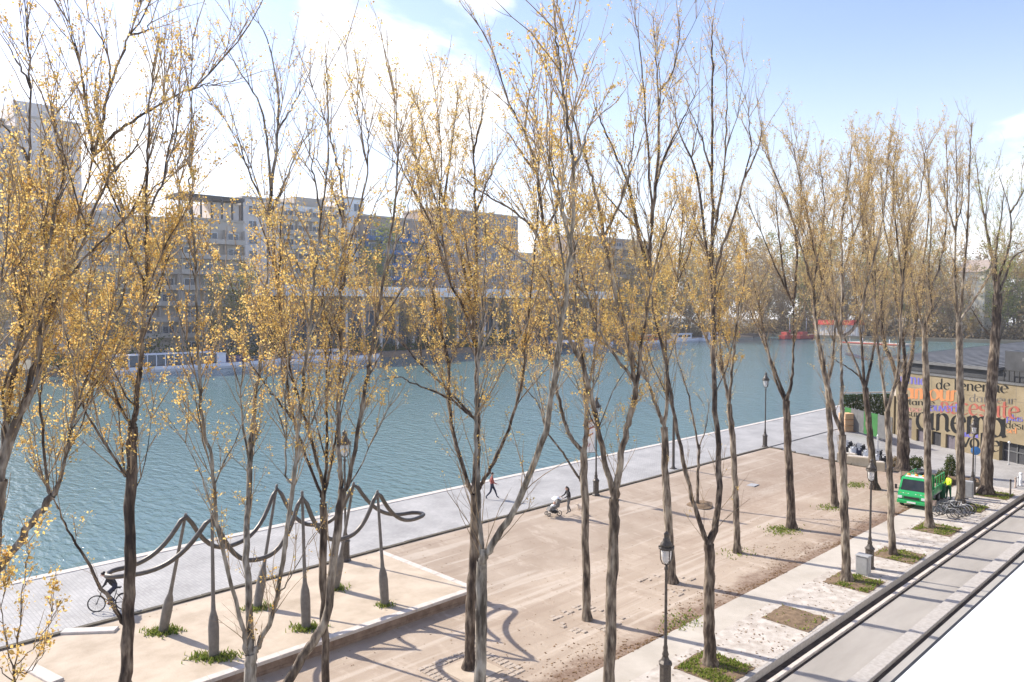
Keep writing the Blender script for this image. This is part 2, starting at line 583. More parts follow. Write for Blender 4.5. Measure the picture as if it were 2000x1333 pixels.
M['twig'] = pm('twig_bark', (0.22, 0.155, 0.09), (0.36, 0.265, 0.165), 3, 0.9, world_co=True)
GOLD = [(0.50, 0.32, 0.09), (0.70, 0.48, 0.15), (0.78, 0.56, 0.19), (0.82, 0.65, 0.28), (0.70, 0.40, 0.12), (0.62, 0.56, 0.22)]
M['leaf'] = leaf_mat('gold_leaves', GOLD, 0.62)
M['leaf_tan'] = leaf_mat('tan_leaves', [(0.50, 0.35, 0.15), (0.68, 0.50, 0.24), (0.76, 0.58, 0.29), (0.66, 0.52, 0.23)], 0.62)
M['leaf_green'] = leaf_mat('fresh_green_leaves', [(0.34, 0.37, 0.10), (0.48, 0.49, 0.15), (0.58, 0.55, 0.22)], 0.55)
M['leaf_far'] = leaf_mat('far_ochre_leaves', [(0.34, 0.22, 0.08), (0.50, 0.35, 0.13), (0.58, 0.42, 0.17), (0.44, 0.36, 0.14)], 0.45)
M['leaf_far_green'] = leaf_mat('far_green_leaves', [(0.14, 0.17, 0.045), (0.30, 0.33, 0.09), (0.42, 0.40, 0.14)], 0.45)
M['leaf_far_brown'] = leaf_mat('far_brown_twigs', [(0.20, 0.145, 0.08), (0.36, 0.27, 0.15), (0.44, 0.35, 0.20)], 0.4)
M['leaf_litter'] = leaf_mat('dead_leaves', [(0.09, 0.05, 0.025), (0.20, 0.12, 0.06), (0.30, 0.20, 0.11)], 0.1)
M['shrub'] = leaf_mat('shrub_leaves', [(0.03, 0.05, 0.015), (0.07, 0.10, 0.025), (0.12, 0.15, 0.04)], 0.3)
M['iron'] = pm('lamp_iron', (0.060, 0.050, 0.042), (0.11, 0.095, 0.082), 12, 0.5, 0.15, metal=0.3)
M['steel'] = pm('corroded_steel', (0.085, 0.076, 0.068), (0.14, 0.125, 0.11), 5, 0.45, 0.15, metal=0.55)
M['post'] = pm('painted_post', (0.13, 0.12, 0.11), (0.19, 0.175, 0.16), 5, 0.6, 0.15, metal=0.2)
M['frost'] = pm('lantern_glass', (0.80, 0.79, 0.78), (0.86, 0.86, 0.85), 8, 0.12)
M['frost'].node_tree.nodes['Principled BSDF'].inputs['Transmission Weight'].default_value = 0.5
M['frost'].node_tree.nodes['Principled BSDF'].inputs['IOR'].default_value = 1.05
M['black'] = pm('black_rubber', (0.015, 0.015, 0.016), (0.03, 0.03, 0.03), 8, 0.6)
M['chrome'] = pm('bright_metal', (0.50, 0.50, 0.51), (0.60, 0.60, 0.61), 8, 0.3, metal=0.9)
M['grey'] = pm('grey_paint', (0.33, 0.33, 0.33), (0.40, 0.40, 0.40), 5, 0.6, 0.1)
M['white'] = pm('white_paint', (0.78, 0.78, 0.78), (0.82, 0.82, 0.81), 1.5, 0.6, 0.05)
M['green'] = pm('municipal_green', (0.015, 0.36, 0.10), (0.02, 0.42, 0.12), 3, 0.35, coat=0.4)
M['green_dk'] = pm('bin_green', (0.012, 0.12, 0.05), (0.02, 0.16, 0.07), 3, 0.5)
M['hoard'] = pm('hoarding_green', (0.018, 0.115, 0.022), (0.028, 0.16, 0.03), 2, 0.7, 0.1)
M['hoard_grey'] = pm('hoarding_grey', (0.09, 0.093, 0.095), (0.13, 0.13, 0.13), 2, 0.7, 0.1)
M['orange'] = pm('orange_paint', (0.80, 0.25, 0.03), (0.86, 0.33, 0.06), 4, 0.5)
M['red'] = pm('red_paint', (0.40, 0.05, 0.04), (0.46, 0.07, 0.055), 4, 0.45)
M['glass'] = pm('dark_glass', (0.02, 0.025, 0.03), (0.035, 0.04, 0.045), 2, 0.06)
M['glass_blue'] = pm('sky_lit_glass', (0.06, 0.085, 0.12), (0.10, 0.13, 0.17), 0.4, 0.08, world_co=True)
M['conc'] = pm('facade_concrete', (0.44, 0.385, 0.325), (0.53, 0.47, 0.405), 0.25, 0.85, 0.1, 8, world_co=True)
M['conc_pink'] = pm('facade_render', (0.68, 0.61, 0.56), (0.75, 0.68, 0.63), 0.25, 0.85, world_co=True)
M['conc_brown'] = pm('facade_brick', (0.34, 0.27, 0.225), (0.42, 0.335, 0.28), 0.4, 0.85, world_co=True)
M['white_wall'] = pm('facade_white', (0.80, 0.79, 0.78), (0.85, 0.845, 0.84), 0.3, 0.8, world_co=True)
M['cream'] = pm('cream_render', (0.78, 0.68, 0.52), (0.84, 0.75, 0.60), 0.4, 0.85, world_co=True)
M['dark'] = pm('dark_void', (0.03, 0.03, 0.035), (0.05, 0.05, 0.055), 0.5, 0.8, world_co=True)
M['roof'] = pm('zinc_roof', (0.115, 0.118, 0.122), (0.17, 0.172, 0.175), 0.5, 0.75, 0.1, metal=0.0, world_co=True)
M['roof_dk'] = pm('dark_fascia', (0.028, 0.03, 0.034), (0.05, 0.052, 0.058), 1.0, 0.6, world_co=True)
M['ochre_wall'] = pm('ochre_wall', (0.205, 0.163, 0.096), (0.275, 0.222, 0.14), 0.6, 0.9, 0.15, 15, world_co=True)
M['door'] = pm('violet_grey_door', (0.12, 0.105, 0.125), (0.16, 0.14, 0.16), 2, 0.5)
M['ink_black'] = pm('black_lettering', (0.006, 0.006, 0.006), (0.012, 0.012, 0.012), 2, 1.0)
M['ink_blue'] = pm('violet_lettering', (0.095, 0.085, 0.33), (0.13, 0.12, 0.38), 2, 0.7)
M['ink_orange'] = pm('orange_lettering', (0.46, 0.16, 0.05), (0.52, 0.20, 0.07), 2, 0.7)
M['ink_red'] = pm('red_lettering', (0.28, 0.065, 0.042), (0.34, 0.09, 0.06), 2, 0.7)
M['ink_grey'] = pm('grey_lettering', (0.09, 0.08, 0.07), (0.13, 0.115, 0.10), 2, 0.7)
M['ink_pink'] = pm('pink_lettering', (0.34, 0.15, 0.125), (0.40, 0.19, 0.16), 2, 0.7)
M['boat_white'] = pm('boat_white', (0.82, 0.81, 0.86), (0.87, 0.86, 0.90), 0.6, 0.4, world_co=True)
M['boat_blue'] = pm('boat_blue', (0.03, 0.04, 0.16), (0.05, 0.06, 0.20), 1, 0.4)
M['boat_dark'] = pm('barge_dark', (0.04, 0.035, 0.05), (0.08, 0.07, 0.09), 1, 0.5)
M['wood'] = pm('pale_wood', (0.42, 0.30, 0.19), (0.52, 0.39, 0.26), 3, 0.8, 0.2, stretch=(0.3, 3, 3))
M['crate'] = pm('crate_wood', (0.62, 0.36, 0.19), (0.70, 0.45, 0.26), 5, 0.8, 0.2)
M['skin'] = pm('skin', (0.50, 0.30, 0.22), (0.56, 0.35, 0.26), 8, 0.55)
M['hair'] = pm('dark_hair', (0.02, 0.013, 0.01), (0.04, 0.026, 0.018), 12, 0.5)
M['navy'] = pm('navy_cloth', (0.020, 0.025, 0.05), (0.035, 0.04, 0.07), 10, 0.85)
M['blackcloth'] = pm('black_cloth', (0.02, 0.019, 0.02), (0.035, 0.033, 0.034), 10, 0.85)
M['greycloth'] = pm('grey_cloth', (0.13, 0.125, 0.12), (0.18, 0.17, 0.165), 10, 0.85)
M['redcloth'] = pm('red_cloth', (0.26, 0.06, 0.045), (0.34, 0.09, 0.07), 10, 0.85)
M['pinkcloth'] = pm('pink_jacket', (0.75, 0.05, 0.10), (0.80, 0.08, 0.13), 10, 0.8)
M['hivis'] = pm('hi_vis_yellow', (0.62, 0.80, 0.03), (0.70, 0.86, 0.05), 8, 0.7)
M['workgreen'] = pm('work_green', (0.012, 0.13, 0.055), (0.02, 0.17, 0.075), 8, 0.85)
M['dogfur'] = pm('cream_fur', (0.66, 0.55, 0.44), (0.76, 0.66, 0.55), 14, 0.95, 0.5, 40)
M['blue_sign'] = pm('blue_sign', (0.05, 0.20, 0.50), (0.06, 0.24, 0.55), 4, 0.5)
M['tan_box'] = pm('planter_stone', (0.42, 0.36, 0.26), (0.52, 0.45, 0.34), 3, 0.85, 0.3)
M['bluetarp'] = pm('blue_tarp', (0.05, 0.13, 0.30), (0.08, 0.18, 0.38), 3, 0.6)
M['plate'] = pm('plate_white', (0.72, 0.72, 0.70), (0.76, 0.76, 0.74), 5, 0.5)
M['lens'] = pm('lamp_lens', (0.65, 0.67, 0.70), (0.72, 0.74, 0.76), 6, 0.1)

# ------------------------------------------------------------------ the setting
def sheet(name, x0, x1, y0, y1, zf, mat, nx=1, ny=1):
    xs, ys = np.linspace(x0, x1, nx + 1), np.linspace(y0, y1, ny + 1)
    V = [(x, y, zf(y) if callable(zf) else zf) for y in ys for x in xs]
    Fc = [(j * (nx + 1) + i, j * (nx + 1) + i + 1, (j + 1) * (nx + 1) + i + 1, (j + 1) * (nx + 1) + i) for j in range(ny) for i in range(nx)]
    o = link_mesh(name, np_mesh(name, np.array(V), np.array(Fc), mat))
    return tag(o, kind='structure')


WATER_Z = -1.1
FAR_Y = 172.0
sheet('terrain', -420, 880, -320, 640, -2.6, M['terrain'])
hm = bpy.data.materials.new('haze')
hm.use_nodes = True
hm.node_tree.nodes.clear()
h_out = hm.node_tree.nodes.new('ShaderNodeOutputMaterial')
h_vol = hm.node_tree.nodes.new('ShaderNodeVolumePrincipled')
h_vol.inputs['Color'].default_value = (0.95, 0.96, 1.0, 1)
h_vol.inputs['Density'].default_value = 0.00028
h_vol.inputs['Anisotropy'].default_value = 0.35
hm.node_tree.links.new(h_vol.outputs[0], h_out.inputs['Volume'])
sheet('water', -300, 640, 40.2, FAR_Y + 1, WATER_Z, M['water'])
sheet('plaza', -40, 63.6, 17.2, 32.62, gz, M['sand'], 1, 24)
sheet('footpath', -40, 63.6, 15.85, 17.2, lambda y: -0.498, M['path'])
sheet('verge', -40, 63.6, 13.22, 15.85, lambda y: -0.496, M['verge'])
sheet('forecourt', 63.6, 140, 13.0, 32.62, gz, M['court'], 1, 24)
sheet('side_street', 63.6, 140, -40, 13.0, -0.5, M['court'])
sheet('street', -40, 63.6, 10.75, 12.42, -0.75, M['street'])
sheet('roadway', -40, 63.6, -6, 10.0, -0.73, M['street2'])
q = MB(); q.box(-40, 140, 32.86, 40.1, -1.6, 0.0); tag(q.build('quay', M['quay']), kind='structure')

# quay edge: coping stones laid end to end
edge = empty('quay_edge', (0, 0, 0), kind='structure')
mbs = MB().box(0.006, 1.494, 40.1, 40.62, -0.42, 0.035, bev=0.02)
me = mbs.mesh('coping_stone', M['coping'])
rnd = random.Random(3)
for i in range(0, 78):
    o = link_mesh('coping_stone', me, edge, (2 + i * 1.5, 0, rnd.uniform(-0.006, 0.006)))
q = MB(); q.box(-40, 140, 40.1, 40.5, -2.5, -0.43); q.build('quay_face', M['stone'], edge)
# line of dark edging stones between sand and setts
ed = empty('edging', (0, 0, 0), kind='structure')
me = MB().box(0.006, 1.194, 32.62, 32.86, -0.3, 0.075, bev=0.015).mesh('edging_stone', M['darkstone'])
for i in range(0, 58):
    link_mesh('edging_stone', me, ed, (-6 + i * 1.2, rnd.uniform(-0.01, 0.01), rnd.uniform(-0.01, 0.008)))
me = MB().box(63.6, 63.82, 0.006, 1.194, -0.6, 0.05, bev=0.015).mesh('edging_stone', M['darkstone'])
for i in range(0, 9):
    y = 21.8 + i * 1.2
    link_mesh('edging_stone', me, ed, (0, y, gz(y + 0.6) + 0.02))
# kerb and gutter of the street
kb = empty('kerb', (0, 0, 0), kind='structure')
me = MB().box(0.005, 0.995, 13.08, 13.22, -0.9, -0.488, bev=0.012).mesh('kerb_stone', M['kerb'])
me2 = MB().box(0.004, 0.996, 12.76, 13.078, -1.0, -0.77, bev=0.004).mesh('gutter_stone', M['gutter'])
me3 = MB().box(0.004, 0.996, 12.58, 12.758, -1.0, -0.69, bev=0.012).mesh('edge_stone', M['coping'])
for i in range(0, 48):
    link_mesh('kerb_stone', me, kb, (15.6 + i, 0, rnd.uniform(-0.006, 0.006)))
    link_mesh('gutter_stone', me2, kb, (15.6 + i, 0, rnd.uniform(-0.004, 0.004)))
    link_mesh('edge_stone', me3, kb, (15.6 + i, 0, rnd.uniform(-0.004, 0.004)))
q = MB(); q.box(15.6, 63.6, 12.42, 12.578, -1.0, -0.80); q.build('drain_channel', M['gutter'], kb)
sp = empty('lane_divider', (0, 0, 0), kind='structure')
me = MB().box(0.005, 1.495, 10.20, 10.75, -1.0, -0.645, bev=0.015).mesh('divider_stone', M['kerb'])
for i in range(0, 28):
    link_mesh('divider_stone', me, sp, (21 + i * 1.5, 0, rnd.uniform(-0.004, 0.004)))
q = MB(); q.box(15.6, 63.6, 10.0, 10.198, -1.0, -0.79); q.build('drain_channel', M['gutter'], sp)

# raised terrace under the sculpture
TX0, TX1, TY = 5.2, 22.4, 25.15
q = MB(); q.box(TX0, TX1 - 0.32, TY + 0.32, 32.62, -1.0, 0.0); tag(q.build('terrace', M['terrace']), kind='structure')
tw = empty('terrace_wall', (TX0, TY, 0), label='low brown stone retaining wall with pale coping along the sandy terrace', cat='wall')
L1 = (TX1 - TX0) / 20
for i in range(20):
    for k in range(2):
        h0 = -0.62 + k * 0.26
        off = 0.5 * L1 if k else 0
        x0, x1 = max(0, i * L1 - off), min(TX1 - TX0, (i + 1) * L1 - off)
        MB().box(x0 + 0.006, x1 - 0.006, 0.02 + rnd.uniform(-0.008, 0.008), 0.315, h0 + 0.004, h0 + 0.252, bev=0.012).build('stone', M['stone'], tw)
    MB().box(i * L1 + 0.005, (i + 1) * L1 - 0.005, -0.03, 0.318, -0.098, 0.022 + rnd.uniform(0, 0.006), bev=0.012).build('coping_stone', M['coping'], tw)
for i in range(6):
    y0 = 0.32 + i * 1.18
    MB().box(TX1 - TX0 - 0.318, TX1 - TX0 - 0.003, y0 + 0.006, y0 + 1.174, -0.62, 0.02 + rnd.uniform(0, 0.006), bev=0.012).build('coping_stone', M['coping'], tw)
for (a, b2) in (((60, 1306), (112, 1334)), ((122, 1236), (228, 1232))):
    p, p2 = at(*a, 0), at(*b2, 0)
    d = (p2 - p); an = math.atan2(d.y, d.x)
    s_ = MB().box(0, d.length, -0.22, 0.22, -0.2, 0.09, bev=0.02).build('stone_slab', M['coping'], None, p, an)
    tag(s_, 'pale stone slab at the lower left end of the terrace' if a[0] == 60 else 'pale stone slab set where sand meets the setts, left of the forked tree', 'slab')

# the white ledge of the building the photograph was taken from
LZ = 11.3
pl = at(1735, 1333, LZ)
lg = empty('balcony_ledge', (1.0, 0.0, LZ), label='flat overexposed white ledge in the lower right corner', cat='ledge')
MB().box(0, 60, -4, pl.y - 0.014, -0.25, 0.0).build('ledge_top', M['white'], lg)
MB().box(0, 60, pl.y - 0.014, pl.y, -0.25, -0.004).build('drip_edge', M['black'], lg)
MB().box(0, 60, -4.3, -4.0, -12.0, 2.6).build('wall', M['white_wall'], lg)


# ------------------------------------------------------------------ trees
def tubes(paths, radii, n):
    """(N,K,3) paths, (N,K) radii -> quads"""
    paths = np.asarray(paths, float); radii = np.asarray(radii, float)
    Nn, K, _ = paths.shape
    t = np.empty_like(paths)
    t[:, 1:-1] = paths[:, 2:] - paths[:, :-2]; t[:, 0] = paths[:, 1] - paths[:, 0]; t[:, -1] = paths[:, -1] - paths[:, -2]
    t /= np.linalg.norm(t, axis=2, keepdims=True) + 1e-9
    ref = np.where(np.abs(t[:, :1, 2:3]) > 0.8, np.array([1.0, 0.13, 0]), np.array([0.1, 0, 1.0]))
    ref = np.broadcast_to(ref, t.shape)
    a = ref - t * np.sum(ref * t, 2, keepdims=True); a /= np.linalg.norm(a, axis=2, keepdims=True) + 1e-9
    b = np.cross(t, a)
    an = 2 * np.pi * np.arange(n) / n
    V = paths[:, :, None] + radii[:, :, None, None] * (a[:, :, None] * np.cos(an)[None, None, :, None] + b[:, :, None] * np.sin(an)[None, None, :, None])
    base = (np.arange(Nn)[:, None, None] * K + np.arange(K - 1)[None, :, None]) * n
    j = np.arange(n)[None, None, :]; j2 = (np.arange(n)[None, None, :] + 1) % n
    Fc = np.stack([base + j, base + j2, base + n + j2, base + n + j], -1).reshape(-1, 4)
    return V.reshape(-1, 3), Fc


def unit(v): return v / (np.linalg.norm(v, axis=-1, keepdims=True) + 1e-9)


def leaf_quads(c, size, rng, up=0.0):
    n = len(c)
    d = unit(rng.normal(size=(n, 3)) + np.array([0, 0, up]))
    s = unit(np.cross(d, rng.normal(size=(n, 3))))
    nn = np.cross(d, s)
    size = size[:, None] if np.ndim(size) else size
    L_, W_ = size, size * rng.uniform(0.55, 0.85, (n, 1))
    V = np.stack([c - d * L_ * .5, c + s * W_ * .5 + nn * L_ * .12, c + d * L_ * .5, c - s * W_ * .5 + nn * L_ * .12], 1).reshape(-1, 3)
    return V, np.arange(n * 4).reshape(n, 4)


def catmull(P, per=6):
    P = np.asarray(P, float)
    if len(P) < 3:
        u = np.linspace(0, 1, per * 2)[:, None]
        return P[0] * (1 - u) + P[-1] * u
    Q = np.vstack([2 * P[0] - P[1], P, 2 * P[-1] - P[-2]])
    out = []
    for i in range(1, len(Q) - 2):
        u = np.linspace(0, 1, per, endpoint=False)[:, None]
        a, b, c, d = Q[i - 1], Q[i], Q[i + 1], Q[i + 2]
        out.append(0.5 * ((2 * b) + (-a + c) * u + (2 * a - 5 * b + 4 * c - d) * u ** 2 + (-a + 3 * b - 3 * c + d) * u ** 3))
    out.append(Q[-2][None])
    return np.vstack(out)


def shoots(rng, node, tang, rad, count, lmin, lmax, amin, amax, K=5, lift=0.35, curl=0.25):
    """count shoots leaving random nodes of a limb"""
    i = rng.integers(0, len(node), count)
    p, t = node[i], tang[i]
    side = unit(np.cross(t, rng.normal(size=(count, 3))))
    ang = rng.uniform(amin, amax, count)[:, None]
    d = unit(t * np.cos(ang) + side * np.sin(ang) + np.array([0, 0, lift]))
    L = rng.uniform(lmin, lmax, count)[:, None]
    path = [p]
    for k in range(1, K):
        d = unit(d + rng.normal(size=(count, 3)) * 0.10 + np.array([0, 0, curl / K]))
        path.append(path[-1] + d * L / (K - 1))
    return np.stack(path, 1), L[:, 0]


LEAF_K = 4.2
def crown(rng, limbs, dens, leafn, lsize, prof, twig_len, tmin=0.0062, sub=3):
    """twigs and leaves for a set of (nodes, tangents, radii); prof(z)->leaf factor"""
    TP, TR, LF = [], [], []
    for (node, tang, rad) in limbs:
        ln = np.linalg.norm(np.diff(node, axis=0), axis=1).sum()
        n = int(ln * dens * 1.05 * min(1.0, .12 + float(prof(node).mean())) + rng.uniform(0, 1))
        if n < 1: continue
        pth, L = shoots(rng, node, tang, rad, n, twig_len[0], twig_len[1], R(14), R(42))
        r0 = np.clip(0.006 + 0.005 * L, tmin, 0.016)
        TP.append(pth); TR.append(r0[:, None] * np.linspace(1, 0.35, pth.shape[1])[None] + tmin * 0.25)
        m = n * sub
        flat = pth[:, 1:].reshape(-1, 3)
        ftan = unit(np.diff(pth, axis=1)).reshape(-1, 3)
        p2, L2 = shoots(rng, flat, ftan, None, m, twig_len[0] * .35, twig_len[1] * .42, R(18), R(50))
        TP.append(p2); TR.append(np.full((m, 1), tmin) * np.linspace(1, .5, p2.shape[1])[None])
        allp = np.concatenate([pth[:, 2:].reshape(-1, 3), p2[:, 1:].reshape(-1, 3), p2[:, 2:].reshape(-1, 3)])
        nl = int(n / 1.05 * leafn * LEAF_K)
        if nl:
            nc = max(1, nl * 2 // 5)
            cc = allp[rng.integers(0, len(allp), nc)]
            cc = cc[rng.uniform(size=nc) < prof(cc) * 0.5]
            k = rng.integers(2, 9, len(cc))
            c = np.repeat(cc, k, 0)
            LF.append(c + rng.normal(size=c.shape) * lsize * 0.75)
    P_, R_ = np.concatenate(TP), np.concatenate(TR)
    lf = np.concatenate(LF) if LF else np.zeros((0, 3))
    return P_, R_, lf


def pixel_tree(label, base, bw, trunk, limbs, seed, bark='bark', leaf='leaf', name='poplar_tree', group='poplars planted in rows on the plaza', dens=2.3, leafn=9.0,
               lsize=0.074, prof=((0, 1.0), (2000, 1.0)), twig=(0.6, 2.0), spread=0.34, depth=None, zb=None, tr_tw=True, cat='tree', sub=3):
    """a tree whose trunk and main limbs follow the photograph, each limb leaving the tree's plane by its own angle"""
    rng = np.random.default_rng(seed)
    b3 = at(base[0], base[1], zb)
    D = depth or depth_of(b3)
    root = empty(name, b3, 0, label, cat, group)
    org = np.array(b3)
    nodes_px, nodes_d = [], []
    def put(pxs, ds, w0, w1):
        pts = np.array([ray_pt(x, y, d) for (x, y), d in zip(pxs, ds)])
        C3 = catmull(pts, 6)
        wob = rng.normal(size=C3.shape) * 0.018
        wob[0] = 0; wob[-1] = 0
        C3 = C3 + wob
        u = np.linspace(0, 1, len(C3))
        dm = np.interp(u, np.linspace(0, 1, len(ds)), ds)
        r = (w0 + (w1 - w0) * u ** 0.8) * 0.385 * dm / FPX
        r *= 1 + rng.normal(size=len(r)) * 0.035
        cp = catmull(np.column_stack([np.array(pxs, float), ds]), 6)
        nodes_px.append(cp[:, :2]); nodes_d.append(cp[:, 2])
        return C3, r
    C3, r = put(trunk, [D] * len(trunk), bw[0], bw[1])
    if C3[0][2] < org[2] + 1.0:                  # root flare
        hgt = C3[:, 2] - org[2]
        r = r * (1 + 0.55 * np.exp(-np.maximum(hgt, 0) / 0.16))
    V, Fc = tubes(C3[None] - org, r[None], 12)
    link_mesh('trunk', np_mesh('trunk', V, Fc, M[bark], True), root)
    skeleton = []
    tn = unit(np.gradient(C3, axis=0))
    ln0 = len(C3)
    if tr_tw: skeleton.append((C3[ln0 * 2 // 3:], tn[ln0 * 2 // 3:], r[ln0 * 2 // 3:]))
    for (w0, pxs) in limbs:
        ap, ad = np.vstack(nodes_px), np.concatenate(nodes_d)
        i = int(np.argmin(np.sum((ap - np.array(pxs[0])) ** 2, 1)))
        d0 = ad[i]
        start = tuple(ap[i])
        pp = [start] + [tuple(q) for q in pxs[1:]]
        s = rng.uniform(-1, 1) * spread
        s += np.sign(s) * 0.08
        acc, ds = 0.0, [d0]
        for a, b in zip(pp[:-1], pp[1:]):
            acc += math.dist(a, b) * D / FPX
            ds.append(d0 + s * acc * (0.6 + 0.4 * min(1, acc / 5)))
        C3, r = put(pp, ds, w0, max(1.6, w0 * 0.16))
        C3 = C3.copy()
        V, Fc = tubes(C3[None] - org, r[None], 8)
        link_mesh('limb', np_mesh('limb', V, Fc, M[bark], True), root)
        tn = unit(np.gradient(C3, axis=0))
        k0 = 3
        skeleton.append((C3[k0:], tn[k0:], r[k0:]))
        # feathery leaders beyond the traced end
        tip = C3[-4:]
        skeleton.append((np.linspace(tip[0], tip[-1], 8), np.repeat(tn[-1:], 8, 0), np.full(8, 0.01)))
    ys, vs = [q[0] for q in prof], [q[1] for q in prof]
    def pf(c):                                   # leafiness by height, in units of the photograph
        rel = c - np.array([0, 0, CAM_H])
        z = rel @ FW
        py = CY - FPX * (rel @ UP) / z
        return np.interp(py, ys, vs)
    # secondary limbs grown from the main ones in every direction
    extra = []
    for (node, tang, rad) in list(skeleton):
        ln = np.linalg.norm(np.diff(node, axis=0), axis=1).sum()
        m = int(ln / 2.3)
        kk = max(2, int(len(node) * .62))
        if m < 1: continue
        z_ = pf(node[:kk])
        ok = np.nonzero(z_ > .3)[0]
        if len(ok) < 2: continue
        pth, L = shoots(rng, node[ok], tang[ok], rad, m, 1.4, 4.2, R(18), R(40), 8, 0.30, 0.45)
        extra.append((pth, np.clip(0.0075 * L, 0.009, 0.024)[:, None] * np.linspace(1, 0.25, 8)[None]))
    if extra:
        EP, ER = np.concatenate([e[0] for e in extra]), np.concatenate([e[1] for e in extra])
        V, Fc = tubes(EP - org, ER, 5)
        o = link_mesh('branches', np_mesh('branches', V, Fc, M[bark], True), root); o['kind'] = 'stuff'
        for k in range(len(EP)):
            skeleton.append((EP[k], unit(np.gradient(EP[k], axis=0)), ER[k]))
    TP, TR, lf = crown(rng, skeleton, dens, leafn, lsize, pf, twig, sub=sub)
    V, Fc = tubes(TP - org, TR, 3)
    o = link_mesh('twigs', np_mesh('twigs', V, Fc, M['twig'], True), root); o['kind'] = 'stuff'
    if len(lf):
        V, Fc = leaf_quads(lf - org, rng.uniform(0.45, 1.15, len(lf)) * lsize, rng)
        o = link_mesh('foliage', np_mesh('foliage', V, Fc, M[leaf], False), root); o['kind'] = 'stuff'
    return root


PL = ((0, .6), (250, .65), (330, .95), (430, 1.45), (660, 1.5), (760, 1.2), (900, .5), (1100, .25), (1200, .1))
PM_ = ((0, 1.0), (300, 1.25), (480, 1.35), (660, 1.45), (740, .7), (820, .35), (950, .08), (1100, 0))
PR_ = ((200, 1.5), (300, 2.0), (440, 1.5), (560, 1.1), (650, .5), (720, .15), (800, 0))

# --- kerbside row, from the right end of the frame to the left
pixel_tree('poplar with straight grey trunk, left of the nearest path lamp', (1178, 1428), (32, 25),
           [(1186, 1423), (1190, 1333), (1194, 1160), (1198, 1030), (1200, 975)],
           [(17, [(1196, 965), (1181, 899), (1163, 810), (1139, 721), (1108, 652), (1080, 560), (1047, 457), (999, 409), (952, 383), (900, 346)]),
            (20, [(1200, 975), (1210, 915), (1226, 826), (1241, 773), (1236, 715), (1202, 577), (1181, 462), (1160, 367), (1150, 325), (1122, 240), (1110, 160)]),
            (12, [(1241, 773), (1257, 652), (1270, 560), (1300, 450), (1325, 380)]),
            (9, [(1213, 752), (1184, 668), (1150, 580), (1120, 470), (1110, 360)]),
            (8, [(1181, 462), (1215, 380), (1235, 300), (1240, 230)]),
            (7, [(1139, 721), (1125, 600), (1130, 480), (1112, 380)])], 11, prof=PM_, leafn=9)
pixel_tree('dark forked poplar in the nearest grassy kerb pit', (1387, 1300), (30, 25),
           [(1387, 1300), (1385, 1200), (1386, 1100), (1385, 1062)],
           [(17, [(1383, 1068), (1378, 1050), (1346, 952), (1315, 794), (1294, 679), (1276, 610), (1269, 540)]),
            (21, [(1388, 1066), (1398, 1015), (1405, 930), (1395, 740), (1393, 600), (1391, 499), (1391, 310), (1391, 131), (1391, 50)]),
            (13, [(1269, 540), (1262, 515), (1245, 446), (1229, 367), (1208, 315), (1175, 240), (1160, 200)]),
            (12, [(1269, 540), (1268, 500), (1273, 436), (1265, 294), (1255, 131), (1239, 30)]),
            (11, [(1273, 440), (1286, 294), (1284, 157), (1276, 35)]),
            (8, [(1284, 355), (1300, 300), (1330, 240), (1365, 170)]),
            (6, [(1285, 180), (1310, 150), (1325, 90), (1326, 40)]),
            (11, [(1394, 560), (1381, 493), (1360, 341), (1328, 262), (1310, 180)]),
            (11, [(1393, 590), (1402, 514), (1439, 404), (1465, 294), (1462, 215)]),
            (9, [(1392, 480), (1400, 430), (1412, 341), (1420, 210), (1418, 110)]),
            (6, [(1391, 330), (1370, 270), (1345, 210)]),
            (6, [(1455, 340), (1480, 290), (1490, 240)]),
            (6, [(1245, 446), (1200, 400), (1160, 350)])], 12, bark='bark_dark', prof=((0, .9), (400, .8), (600, .8), (760, .4), (900, .05)), leafn=7)
pixel_tree('poplar in a grass pit beside the grey utility box', (1654, 1135), (23, 18),
           [(1654, 1135), (1650, 1020), (1647, 930), (1645, 850)],
           [(12, [(1642, 850), (1625, 790), (1611, 724), (1595, 640), (1588, 562), (1568, 495), (1540, 409), (1505, 320), (1489, 290)]),
            (14, [(1645, 850), (1644, 780), (1643, 700), (1643, 653)]),
            (10, [(1642, 660), (1635, 633), (1607, 554), (1584, 456), (1568, 377), (1548, 285)]),
            (10, [(1643, 650), (1645, 600), (1643, 475), (1645, 420), (1655, 367), (1665, 280)]),
            (10, [(1644, 660), (1674, 633), (1694, 554), (1718, 456), (1730, 380), (1735, 280)]),
            (6, [(1645, 560), (1660, 480), (1690, 400), (1700, 300)]),
            (6, [(1588, 562), (1600, 480), (1610, 400), (1600, 320)])], 13, prof=PR_, leaf='leaf_tan', dens=3.2, leafn=8)
pixel_tree('slim poplar just right of the second path lamp', (1744, 1085), (18, 14),
           [(1744, 1085), (1740, 980), (1736, 880), (1733, 804)],
           [(9, [(1733, 806), (1722, 730), (1712, 650), (1708, 515), (1705, 400), (1700, 290)]),
            (10, [(1734, 804), (1752, 735), (1759, 660), (1765, 535), (1775, 456), (1795, 390), (1810, 285)]),
            (6, [(1710, 570), (1690, 480), (1680, 380), (1675, 290)]),
            (6, [(1764, 550), (1750, 450), (1745, 350), (1752, 280)])], 14, prof=PR_, leaf='leaf_tan', dens=3.2, leafn=8)
